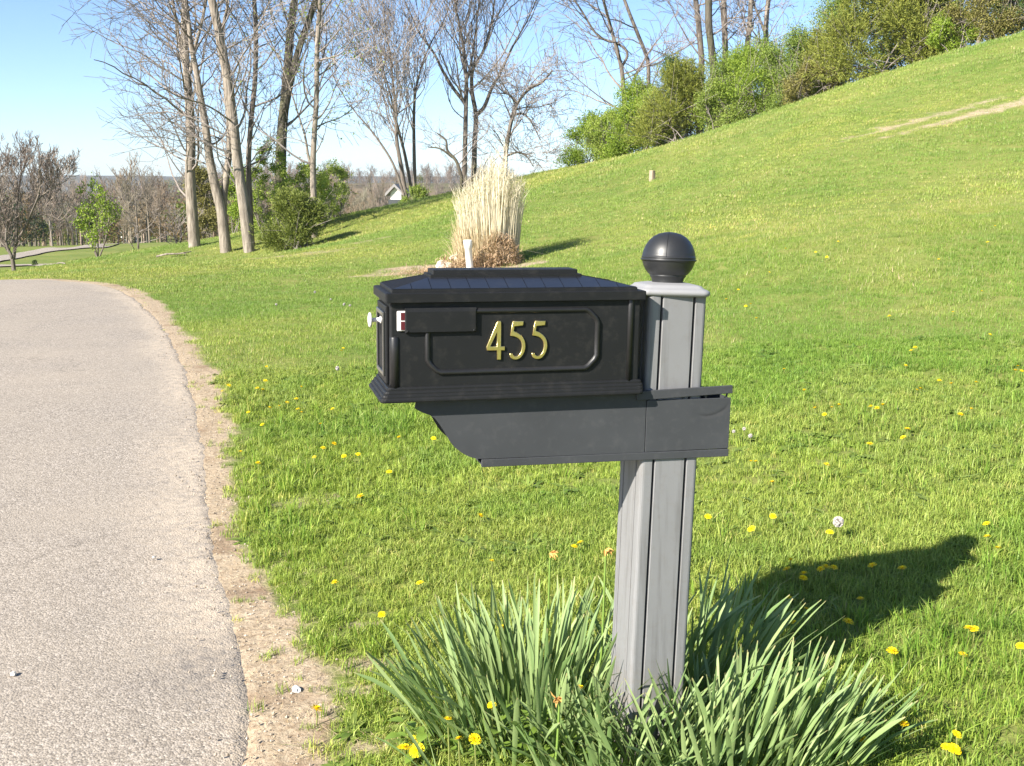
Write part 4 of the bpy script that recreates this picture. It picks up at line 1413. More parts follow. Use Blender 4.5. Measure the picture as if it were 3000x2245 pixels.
for k, (nm, lab, st, YY, bm, seed, br) in enumerate([
    ('twisted_tree', 'twisting bare tree with twiggy limbs reaching left, lowest along the hillside hedge', [(z3([(225, 560), (215, 440), (205, 340), (180, 240), (150, 130), (115, 0)]), 15, 8), (z3([(205, 340), (235, 270), (190, 220), (90, 180), (10, 60), (-30, 0)]), 8, 5, 0.2, 1)], 45, M['bark_grey'], 41, 20),
    ('twin_tree', 'reddish bare stem curving right above the hedge', [(z3([(340, 420), (335, 300), (290, 180), (250, 80), (220, 0)]), 12, 9)], 46, M['bark_grey'], 42, 12),
    ('shaded_tree', 'dark grey straight trunk above the round evergreen', [(z3([(665, 380), (655, 250), (640, 120), (640, 0)]), 20, 20)], 44, M['bark_dark'], 43, 12),
    ('brown_tree', 'brown rough trunk close to the left of the dark grey trunk', [(z3([(605, 300), (595, 180), (585, 80), (575, 0)]), 17, 15)], 46, M['bark_grey'], 44, 12),
    ('straight_tree', 'straight brown trunk between the dark trunk and the pale forked one', [(z3([(725, 320), (720, 160), (715, 0)]), 17, 15)], 46, M['bark_grey'], 45, 12),
    ('forked_pale_tree', 'pale trunk with a slight bend, rising from the middle of the hedge', [(z3([(830, 380), (832, 240), (845, 120), (850, 0)]), 17, 13)], 47, M['bark_pale'], 46, 12),
    ('ivy_tree', 'thin pale trunk nearest the tall evergreens on the hillside', [(z3([(935, 320), (925, 180), (930, 70), (938, 0)]), 15, 13), (z3([(925, 180), (900, 110), (870, 30)]), 8, 6, 0.1, 1)], 47, M['bark_pale'], 47, 12),
]):
    bare_tree(nm, lab, st, YY, bm, M['twig_brown'] if k in (0, 1, 3, 4) else M['twig'], seed, branches=br, blen=3.6 if k else 4.4, t_from=0.2, group=WT, side=(WEST, 0.6) if k == 0 else None,
              par=dict(kids=[7, 6, 4], elev=(-10, 45), droop=0.05, rmin=0.008))

# --- left edge: round bare yard tree, leafing young tree and sapling
zl = lambda L: z1(L, 0, 380, 3.761)
YARD = dict(kids=[6, 5, 4], up=0.13, ang=(22, 50), wob=0.18, len=(0.45, 0.75), elev=(25, 70), rmin=0.008)
bare_tree('yard_tree', 'round-headed bare tree dividing low down at the left edge of the lawn',
          [(zl([(155, 1580), (140, 1440), (95, 1330), (20, 1240), (-60, 1120)]), 13, 6), (zl([(150, 1430), (180, 1250), (280, 1080), (330, 950), (400, 800), (470, 720)]), 10, 4, 0.3, 1), (zl([(140, 1420), (70, 1250), (80, 1000), (110, 870)]), 9, 4, -0.3, 1),
           (zl([(180, 1260), (190, 1050), (180, 900), (200, 700), (180, 560), (110, 400)]), 8, 3, 0.1, 1), (zl([(330, 990), (450, 940), (560, 950), (680, 1010)]), 6, 3, 0.4, 1), (zl([(200, 700), (230, 520), (270, 400), (300, 320)]), 5, 3, 0.6, 1), (zl([(330, 950), (430, 700), (450, 520), (440, 400)]), 5, 3, -0.4, 1), (zl([(400, 800), (560, 600), (680, 480)]), 4, 2, 0.4, 1), (zl([(80, 1000), (20, 760), (-20, 560), (10, 420)]), 5, 3, 0.4, 1), (zl([(470, 720), (620, 620), (740, 560)]), 4, 2, 0.0, 1)],
          37.5, M['bark_grey'], M['twig_brown'], 51, branches=16, blen=1.15, t_from=0.25, group=None, par=YARD, top=False)
bare_tree('young_tree', 'young tree breaking into bright green leaf on the far lawn',
          [(zl([(1075, 1425), (1050, 1320), (1020, 1200), (960, 1050)]), 5, 2), (zl([(1080, 1420), (1080, 1250), (1075, 1050), (1090, 850)]), 5, 2, 0.2, 1), (zl([(1090, 1420), (1150, 1260), (1190, 1080), (1210, 880)]), 5, 2, -0.2, 1), (zl([(1070, 1420), (1000, 1250), (900, 1120)]), 4, 2, 0.1, 1)],
          38, M['bark_grey'], M['twig'], 52, branches=11, blen=1.3, t_from=0.25, group=None, par=dict(kids=[5, 4, 3], up=0.15, elev=(30, 70), rmin=0.006), top=False, leaves=(LV_FRESH, 2600, 0.10, 1))
bare_tree('bare_sapling', 'thin bare sapling with low drooping twigs beside the leafing young tree',
          [(zl([(1525, 1340), (1520, 1150), (1505, 950), (1490, 750), (1480, 620)]), 6, 2)],
          45, M['bark_grey'], M['twig'], 53, branches=16, blen=1.5, t_from=0.08, group=None, par=dict(kids=[4, 3, 2], droop=0.1, elev=(-10, 40)), top=False)
bare_tree('twiggy_sapling', 'twiggy grey sapling just left of the tall trees',
          [(zl([(1950, 1270), (1925, 1180), (1880, 1050)]), 6, 2), (zl([(1985, 1260), (2000, 1150), (1990, 1020)]), 6, 2, 0.3)],
          42, M['bark_grey'], M['twig'], 54, branches=14, blen=1.3, t_from=0.15, group=None, par=dict(kids=[5, 4, 2], elev=(10, 60)), top=False)

# ------------------------------------------------------------------ shrubs and evergreens
LV = dict(
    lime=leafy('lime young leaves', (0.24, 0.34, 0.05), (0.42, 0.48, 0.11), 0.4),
    fresh=LV_FRESH, pale=LV_PALE,
    green=leafy('mid green leaves', (0.13, 0.20, 0.035), (0.25, 0.32, 0.06), 0.3),
    dark=leafy('dark green leaves', (0.045, 0.085, 0.018), (0.095, 0.145, 0.03), 0.25),
    cedar=leafy('olive cedar sprays', (0.125, 0.155, 0.024), (0.28, 0.29, 0.05), 0.2, 0.6),
    cedar2=leafy('dull cedar sprays', (0.105, 0.14, 0.026), (0.23, 0.26, 0.05), 0.2, 0.6),
    brown=leafy('brown dead leaves', (0.11, 0.075, 0.04), (0.22, 0.15, 0.08), 0.2, 0.7),
    olive=leafy('olive brown leaves', (0.16, 0.15, 0.045), (0.30, 0.27, 0.08), 0.3),
)


def shrub(name, lab, cx, cy, w, h, Y, mat, seed, n=3500, leaf=0.085, style='leaf', depth=0.8, group='shrubs', stems=7, lumps=9, cat='shrub', bias=0.55, airy=1.0):
    """cx, cy: foot centre in the photograph (px); w, h: size in px; built as lumps of small leaves on real stems at distance Y"""
    rng = np.random.default_rng(seed)
    leaf = leaf * 0.68
    k = Y / FPX
    base = at(cx, cy, Y)
    g = h1(base[0], base[1])
    root = empty(name, (base[0], base[1], g))
    lift = max(0.0, base[2] - g)
    W, Hh = w * k, h * k + lift
    rx, ry = W / 2, W / 2 * depth
    st = MB()
    L = []
    lumps = int(lumps * 1.7)
    for i in range(lumps):
        a = rng.random() * 6.283
        rr_ = math.sqrt(rng.random()) * 0.80
        zz = 0.10 + 0.78 * (i + rng.random()) / lumps
        taper = math.sin(math.pi * min(0.95, zz * 0.70 + 0.28)) if style == 'leaf' else (1.08 - 0.80 * zz)
        s = airy * rng.uniform(0.26, 0.42) * min(rx, Hh * 0.55) * (1.12 - 0.40 * zz)
        c = np.array([math.cos(a) * rr_ * rx * taper, math.sin(a) * rr_ * ry * taper, max(zz * Hh, s * 0.5)])
        L.append((c, s))
    L.append((np.array([rng.normal(0, 0.1) * rx, 0, Hh * 0.90]), 0.15 * min(rx * 2, Hh)))
    for i in range(stems + 5):
        a = rng.random() * 6.283
        c = L[i % len(L)][0]
        q = np.array([math.cos(a), math.sin(a), 0]) * rx * 0.30
        st.tube([q + np.array([0, 0, -0.1]), q * 0.6 + c * 0.4 + rng.normal(0, 0.04, 3) * Hh * 0.5, c], np.array([0.020, 0.014, 0.006]) * (0.6 + Hh * 0.2), 5)
        for j in range(8):
            st.tube([c * 0.6 + q * 0.2, c * 0.85 + rng.normal(0, 0.1, 3) * rx * 0.5, c + rng.normal(0, 0.36, 3) * rx * 0.8 + np.array([0, 0, 0.16 * Hh])], [0.010, 0.007, 0.004], 3)
    st.build('stems', M['twig'], root)
    fo = MB()
    for (c, s) in L:
        nc = max(4, int(n * 3.1) // len(L) // 9)
        u = rng.normal(0, 1, (nc, 3)); u /= np.linalg.norm(u, axis=1)[:, None]
        p = c + u * s * (rng.random((nc, 1)) ** bias) * np.array([1, depth, 0.9])
        # ragged outline: some clusters stray outwards
        p += u * s * np.where(rng.random((nc, 1)) < 0.30, rng.uniform(0.1, 0.75, (nc, 1)), 0)
        uu = np.repeat(u, 9, 0); N_ = nc * 9
        if style == 'leaf':
            q = np.repeat(p, 9, 0) + rng.normal(0, 1, (N_, 3)) * s * 0.16
            q[:, 2] = np.maximum(q[:, 2], rng.uniform(0.01, 0.12, N_))
            leaf_batch(fo, q, rng.normal(0, 1, (N_, 3)), uu + rng.normal(0, 0.8, (N_, 3)) + np.array([0, 0, 0.5]), leaf * rng.uniform(0.55, 1.3, N_), leaf * 0.58)
        else:
            d0 = u * 0.8 + np.array([0, 0, 0.55]) + rng.normal(0, 0.25, (nc, 3))
            d0 /= np.linalg.norm(d0, axis=1)[:, None]
            dd = np.repeat(d0, 9, 0)
            m_ = np.tile(np.arange(9), nc)[:, None]
            q = np.repeat(p, 9, 0) + dd * leaf * 0.20 * m_ + rng.normal(0, 1, (N_, 3)) * leaf * 0.35
            q[:, 2] = np.maximum(q[:, 2], rng.uniform(0.01, 0.12, N_))
            leaf_batch(fo, q, dd + rng.normal(0, 0.45, (N_, 3)), rng.normal(0, 1, (N_, 3)), leaf * rng.uniform(0.8, 1.7, N_), leaf * 0.30, 0.05, 0.1)
    fo.build('foliage', mat, root)
    label(root, lab, cat, group)
    return root


q3 = lambda a, b: (1700 + a / 1.7015, b / 1.7015)
HG = 'hedge of shrubs along the hillside crest'


def hs(name, lab, a0, a1, b0, b1, Y, mat, seed, **kw):
    """shrub from its bounds in the enlarged view of the hillside"""
    x, y = q3((a0 + a1) / 2, b1)
    kw['n'] = int(kw.get('n', 3500) * 1.5)
    return shrub(name, lab, x, y, 1.5 * (a1 - a0) / 1.7015, 1.04 * (b1 - b0) / 1.7015, Y, mat, seed, group=HG, **kw)


hs('low_shrub', 'light green low shrub at the bottom end of the hillside hedge', -40, 190, 590, 825, 42, LV['fresh'], 61, n=4200, leaf=0.10)
hs('leafy_shrub', 'yellow-green rounded shrub second from the bottom end of the hedge', 130, 380, 420, 760, 41, LV['fresh'], 62, n=5200, leaf=0.10)
hs('rust_cedar', 'rusty olive cedar bush in the lower part of the hedge', 330, 720, 350, 720, 38.5, LV['cedar'], 63, n=7500, leaf=0.11, style='spray', lumps=13)
hs('round_evergreen', 'dark green round evergreen behind the rusty cedar', 350, 560, 275, 470, 42, LV['dark'], 64, n=3200, leaf=0.09, cat='evergreen')
hs('mixed_shrub', 'mid green twiggy shrub in the middle of the hedge', 520, 860, 290, 600, 40, LV['green'], 65, n=6000, leaf=0.09)
hs('bushy_shrub', 'bright leaved bush uphill of the twiggy middle shrub', 660, 1000, 260, 570, 38, LV['fresh'], 66, n=5500, leaf=0.085)
hs('tall_shrub', 'tall mixed green bush with pale stems, halfway up the hedge', 900, 1240, 190, 520, 37, LV['green'], 67, n=7000, leaf=0.085, lumps=12)
hs('broad_shrub', 'broad green bush below the big olive cedar', 1120, 1460, 20, 440, 37.5, LV['green'], 68, n=8000, leaf=0.09, lumps=13)
hs('big_cedar', 'big feathery olive cedar, the tallest in the hedge', 1290, 1780, -160, 390, 34, LV['cedar'], 69, n=12000, leaf=0.12, style='spray', lumps=17, cat='evergreen')
hs('upper_cedar', 'dull green cedar between the big olive cedar and the brown thicket', 1620, 1960, -200, 300, 35, LV['cedar2'], 70, n=8000, leaf=0.12, style='spray', lumps=13, cat='evergreen')
hs('bright_shrub', 'bright green small shrub at the foot of the dull green cedar', 1770, 1970, 60, 265, 32, LV['fresh'], 71, n=3000, leaf=0.085)
hs('brown_thicket', 'brown twiggy thicket at the upper end of the hedge', 1880, 2240, -120, 230, 31.5, LV['olive'], 72, n=6500, leaf=0.08, lumps=12, stems=16)
hs('thorny_shrub', 'dark green bush beyond the brown thicket at the top of the hill', 2120, 2420, -200, 190, 31, LV['dark'], 73, n=6000, leaf=0.09, lumps=12)
hs('crest_shrub', 'yellowish low shrub filling the gap below the twiggy middle shrub', 560, 800, 420, 640, 37.5, LV['pale'], 75, n=4000, leaf=0.085)
hs('small_cedar', 'narrow olive cedar at the right shoulder of the tall mixed bush', 1080, 1330, 200, 470, 36.2, LV['cedar'], 76, n=4500, leaf=0.10, style='spray')
hs('back_shrub', 'dark leafy bush filling in behind the bright leaved bush', 760, 1080, 220, 520, 41, LV['green'], 77, n=5000, leaf=0.09)
hs('upper_shrub', 'green bush showing between the big olive cedar and the dull green one', 1480, 1860, -100, 360, 37, LV['green'], 78, n=7000, leaf=0.09, lumps=12)
hs('filler_shrub', 'soft yellow-green shrub joining the leafy shrub and the rusty cedar', 250, 470, 470, 745, 40, LV['lime'], 79, n=4200, leaf=0.085, lumps=12)
hs('lower_shrub', 'pale green shrub merging into the bottom end of the hedge', 40, 300, 560, 800, 41.5, LV['lime'], 80, n=3600, leaf=0.085, lumps=11)
hs('edge_shrub', 'grey-green thin shrub at the foot of the hedge halfway uphill', 1010, 1300, 330, 500, 35.5, LV['olive'], 74, n=3000, leaf=0.08, lumps=8)

LG = 'shrubs under the tall trees'


def ls(name, lab, a0, a1, b0, b1, Y, mat, seed, **kw):
    x, y = (a0 + a1) / 2 / 3.678 + 600, b1 / 3.678 + 350
    kw['n'] = int(kw.get('n', 3500) * 1.5)
    return shrub(name, lab, x, y, 1.45 * (a1 - a0) / 3.678, 1.08 * (b1 - b0) / 3.678, Y, mat, seed, group=LG, **kw)


ls('feathery_cedar', 'feathery olive cedar bush at the foot of the pale slender tree', 640, 1330, 860, 1420, 29.5, LV['cedar2'], 81, n=7000, leaf=0.10, style='spray', lumps=12)
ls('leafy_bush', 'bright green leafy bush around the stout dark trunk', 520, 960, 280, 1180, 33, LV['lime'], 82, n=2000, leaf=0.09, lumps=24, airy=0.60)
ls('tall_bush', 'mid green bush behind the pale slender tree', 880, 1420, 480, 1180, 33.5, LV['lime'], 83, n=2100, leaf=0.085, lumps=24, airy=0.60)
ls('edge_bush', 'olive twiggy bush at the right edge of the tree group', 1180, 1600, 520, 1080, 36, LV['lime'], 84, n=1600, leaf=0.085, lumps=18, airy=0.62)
ls('back_bush', 'yellow-green bush seen between the forked and leaning trunks', 180, 560, 560, 1180, 40, LV['fresh'], 85, n=4000, leaf=0.10)
ls('rust_bush', 'rust tinged bush between the first trunk and the forked trunk', -170, 160, 560, 1280, 44, LV['olive'], 86, n=5000, leaf=0.10, lumps=11)
ls('crest_bush', 'low green bush at the feet of the slanting stems on the crest', 2150, 2420, 740, 900, 46, LV['pale'], 87, n=2500, leaf=0.10)


# --- clipped ball shrub by the valley drive
b_ = at(*zl([(395, 1530)])[0], 50)
shrub('clipped_shrub', 'small clipped round shrub beside the valley path', *zl([(395, 1530)])[0], 24, 18, 48, LV['dark'], 91, n=1500, leaf=0.05, stems=3, lumps=6, group=None)


# ------------------------------------------------------------------ far woods, hills, street and houses
def woods_src(seed, mat_t, leaf_mat=None):
    rng = np.random.default_rng(seed)
    mb = MB()
    mb.tube([(0, 0, -1), (rng.normal(0, .1), 0, 3.0), (rng.normal(0, .3), 0, 6.2)], [0.14, 0.09, 0.03], 5)
    par = dict(kids=[6, 5, 3], up=0.14, ang=(20, 50), wob=0.2, len=(0.45, 0.7), rmin=0.016)
    for i in range(16):
        z = rng.uniform(1.2, 5.4)
        a = rng.random() * 6.283
        el = R(rng.uniform(15, 65))
        limb(mb, rng, np.array([0, 0, z]), np.array([math.cos(a) * math.cos(el), math.sin(a) * math.cos(el), math.sin(el)]), rng.uniform(1.4, 2.8), 0.035, 1, 3, par)
    return hidden('wood_tree', mb, mat_t)


def leaf_src(seed, mat, n=520, leaf=0.30):
    rng = np.random.default_rng(seed)
    mb = MB()
    u = rng.normal(0, 1, (n, 3)); u /= np.linalg.norm(u, axis=1)[:, None]
    p = u * (rng.random((n, 1)) ** 0.5) * np.array([1.7, 1.7, 2.4]) + np.array([0, 0, 2.9])
    p += 0.5 * np.stack([np.sin(p[:, 2] * 3 + seed), np.cos(p[:, 2] * 2.3), 0 * p[:, 2]], -1)
    leaf_batch(mb, p, rng.normal(0, 1, (n, 3)), rng.normal(0, 1, (n, 3)) + np.array([0, 0, 1]), leaf * rng.uniform(0.5, 1.3, n), leaf * 0.6)
    return hidden('wood_leaf_tree', mb, mat)


def wood_bark(name, c):
    s = NT(name)
    a = s.n('Attribute', {'attribute_name': 'tint', 'attribute_type': 'INSTANCER'})
    return s.surf(s.pbr(s.mix(1.0, c, a.outputs['Color'], 'MULTIPLY'), 0.95, 0.1))


M['wood_bark'] = wood_bark('brown wood twigs', (0.225, 0.190, 0.150))
WSRC = [woods_src(101, M['wood_bark']), woods_src(102, M['wood_bark']), woods_src(103, M['wood_bark']),
        leaf_src(104, leafy('wood spring leaves', (0.10, 0.14, 0.02), (0.20, 0.22, 0.05), 0.3)), leaf_src(105, leafy('wood rusty leaves', (0.16, 0.105, 0.05), (0.27, 0.185, 0.09), 0.3)),
        leaf_src(106, leafy('wood dark evergreens', (0.022, 0.045, 0.014), (0.05, 0.085, 0.03), 0.2))]

def make_far():
    rng = np.random.default_rng(77)
    s = NT('far ground')
    p = s.pos()
    c = s.mix(s.ramp(s.noise(0.012, p, 4.0), [(0.4, 0.0), (0.6, 1.0)]), (0.10, 0.12, 0.045), (0.17, 0.13, 0.085))
    M['far'] = s.surf(s.pbr(c, 0.95, 0.1))
    # valley floor to the horizon
    an = np.linspace(0, 2 * math.pi, 97)[:-1]
    rg = []
    for r, z in ((200, -11.5), (500, -13), (1200, -14), (2600, -16), (5200, -18)):
        rg.append([(r * math.sin(a), r * math.cos(a), z) for a in an])
    MB().rings(rg, cap0=False, cap1=False).build('valley', M['far'], smooth=True)
    label(bpy.data.objects['valley'], 'hazy valley floor running to the horizon', kind='structure')

    def ridge(name, lab, Y, x0, x1, prof, depth, mat, nz=14):
        xs = np.linspace(x0, x1, 90)
        rows = []
        for t in np.linspace(0, 1, nz):
            y = Y + (t - 0.35) * depth
            hgt = np.array([prof(x) for x in xs])
            f = math.sin(math.pi * t) ** 0.7
            z = -13 + (hgt + 13) * f
            rows.append(np.stack([xs, np.full(len(xs), y), z], -1))
        V = np.concatenate(rows)
        n = len(xs)
        i, j = np.meshgrid(np.arange(nz - 1), np.arange(n - 1), indexing='ij')
        q = np.stack([i * n + j, i * n + j + 1, (i + 1) * n + j + 1, (i + 1) * n + j], -1).reshape(-1, 4)
        o = MB().add(V, q).build(name, mat, smooth=True)
        return label(o, lab, kind='structure')
    fs = NT('far wooded hills')
    fp = fs.pos()
    mp = fs.n('Mapping'); fs.t.links.new(fp, mp.inputs['Vector']); mp.inputs['Scale'].default_value = (0.05, 0.01, 0.35)
    fc = fs.mix(fs.ramp(fs.noise(1.0, mp.outputs[0], 5.0, 0.7), [(0.4, 0.0), (0.6, 1.0)]), (0.055, 0.060, 0.045), (0.105, 0.095, 0.070))
    M['far_hill'] = fs.surf(fs.pbr(fc, 1.0, 0.0))
    ridge('far_hill', 'low blue-grey wooded hills on the horizon', 1700, -1500, 1500, lambda x: 7.0 + 5.0 * vnoise(x * 0.004 + 3, 0.5) + 3.0 * vnoise(x * 0.03, 7.5), 700, M['far_hill'])
    wood_hill = ridge('wooded_hill', 'brown wooded hill beyond the lawn crest', 330, -150, 40, lambda x: -13 + (13.5 + 1.0 * vnoise(x * 0.05, 1.5)) * sstep(-150, -90, x) * sstep(45, -10, x), 160, M['far'])
    # street in the valley and a path beside it
    st_m = mat_asphalt('pale street asphalt')

    def strip(name, near, far, mat, rise, lab):
        A = [hit(*p, y0=20) for p in near]; B = [hit(*p, y0=20) for p in far]
        A = catmull([a[:2] for a in A], 8); B = catmull([b[:2] for b in B], 8)
        V = []
        m = 5
        for t in np.linspace(0, 1, m):
            P = A * (1 - t) + B * t
            V.append(np.column_stack([P, H(P[:, 0], P[:, 1]) + rise + 0.05 * (t * (1 - t))]))
        n = len(A)
        i, j = np.meshgrid(np.arange(m - 1), np.arange(n - 1), indexing='ij')
        q = np.stack([i * n + j, i * n + j + 1, (i + 1) * n + j + 1, (i + 1) * n + j], -1).reshape(-1, 4)
        o = MB().add(np.concatenate(V), q).build(name, mat, smooth=True)
        return label(o, lab, kind='structure')
    strip('street', zl([(-260, 1530), (0, 1462), (170, 1432), (560, 1352), (940, 1312), (1300, 1268), (1600, 1238), (1900, 1212), (2200, 1190)]),
          zl([(-260, 1440), (0, 1398), (170, 1375), (500, 1312), (940, 1280), (1300, 1236), (1600, 1212), (1900, 1192), (2200, 1172)]), st_m, 0.06, 'pale street crossing the valley below the lawn')
    strip('path', zl([(-200, 1528), (0, 1521), (350, 1511), (520, 1506), (720, 1499)]), zl([(-200, 1502), (0, 1499), (350, 1495), (520, 1493), (720, 1490)]), st_m, 0.06, 'pale narrow path beside the clipped round shrub')

    # woods: bare brown trees with a few leafing ones
    P, V, S, T = [], [], [], []

    def put(n, xr, yr, zr, pv, leafy_patch=0.0):
        for _ in range(n):
            Y = rng.uniform(*yr)
            X = math.tan(R(rng.uniform(*xr))) * Y
            z = h1(X, Y) if Y < 200 else None
            if z is None:
                z = -9.0
            P.append((X, Y, z - 0.1))
            v = rng.choice(6, p=pv)
            V.append(v)
            s_ = rng.uniform(*zr)
            S.append((s_ * rng.uniform(0.9, 1.3), s_ * rng.uniform(0.9, 1.3), s_))
            k = rng.uniform(0.7, 1.25)
            T.append((k * rng.uniform(0.9, 1.15), k, k * rng.uniform(0.85, 1.1), 1))
    put(150, (-31, -9), (80, 100), (0.35, 0.85), [0.20, 0.20, 0.18, 0.17, 0.13, 0.12])
    put(220, (-33, -8), (100, 150), (0.6, 1.15), [0.24, 0.24, 0.22, 0.12, 0.12, 0.06])
    put(200, (-34, -6), (150, 195), (0.9, 1.45), [0.27, 0.27, 0.24, 0.08, 0.10, 0.04])
    put(110, (-10, 6), (66, 105), (0.35, 0.55), [0.24, 0.24, 0.24, 0.13, 0.12, 0.03])
    put(120, (-12, 8), (110, 190), (0.7, 1.0), [0.28, 0.27, 0.27, 0.06, 0.10, 0.02])
    # on the wooded hill
    dg = bpy.context.evaluated_depsgraph_get()
    hv = np.array([v.co for v in wood_hill.data.vertices])
    for _ in range(520):
        i = rng.integers(0, len(hv))
        p = hv[i] + rng.normal(0, 1, 3) * np.array([1.5, 4, 0])
        if p[2] < -10:
            continue
        P.append(tuple(p - np.array([0, 0, 0.6]))); V.append(rng.choice(6, p=[0.3, 0.3, 0.28, 0.05, 0.07, 0.0]))
        s_ = rng.uniform(0.7, 1.1)
        S.append((s_ * 1.2, s_ * 1.2, s_)); k = rng.uniform(0.7, 1.2); T.append((k, k * 0.97, k, 1))
    n = len(P)
    rot = np.stack([np.zeros(n), np.zeros(n), rng.uniform(0, 6.283, n)], -1)
    o = scatter('woods', WSRC, np.array(P), rot, np.array(S), np.array(T), np.array(V))
    label(o, 'brown leafless woods with a few leafing trees filling the valley', 'woods', kind='stuff')

    # houses
    def house(name, lab, x, yb, Y, w, eave, ridge_h, length, az, wall_c, roof_c):
        base = at(x, yb, Y)
        r = empty(name, tuple(base), az)
        wm = plastic(name + ' siding', wall_c, 0.6, 0.3); rm = plastic(name + ' roof shingles', roof_c, 0.85, 0.2)
        b = MB()
        b.add([(-w / 2, 0, -6), (w / 2, 0, -6), (w / 2, 0, eave), (0, 0, ridge_h), (-w / 2, 0, eave), (-w / 2, length, -6), (w / 2, length, -6), (w / 2, length, eave), (0, length, ridge_h), (-w / 2, length, eave)],
              [(0, 1, 2, 4), (5, 9, 7, 6), (1, 6, 7, 2), (0, 4, 9, 5)], [(4, 2, 3), (9, 8, 7)])
        b.build('wall', wm, r)
        k = 0.25
        sl = (ridge_h - eave) / (w / 2)
        for sg in (-1, 1):
            xe = sg * (w / 2 + k); ze = eave - sl * k
            v = [(0, -k, ridge_h + 0.02), (xe, -k, ze + 0.02), (xe, length + k, ze + 0.02), (0, length + k, ridge_h + 0.02), (0, -k, ridge_h + 0.2), (xe, -k, ze + 0.2), (xe, length + k, ze + 0.2), (0, length + k, ridge_h + 0.2)]
            MB().add(v, [(0, 3, 2, 1), (4, 5, 6, 7), (0, 1, 5, 4), (1, 2, 6, 5), (2, 3, 7, 6), (3, 0, 4, 7)]).build('roof', rm, r)
        MB().box(-0.45, 0.45, -0.03, 0.03, eave - 1.6, eave - 0.4).build('window', plastic(name + ' window glass', (0.05, 0.055, 0.06), 0.15, 0.5), r)
        label(r, lab, 'house', 'houses in the valley')
    house('white_house', 'white gabled house half hidden beyond the lawn crest', 1160, 598, 64, 0.66, 0.66, 0.98, 1.0, R(-14), (0.74, 0.73, 0.70), (0.22, 0.21, 0.21))
    house('small_house', 'distant white gable with a brown roof above the woods', 352, 590, 160, 1.6, 0.2, 2.0, 4.0, R(-55), (0.75, 0.74, 0.72), (0.25, 0.2, 0.17))


make_far()


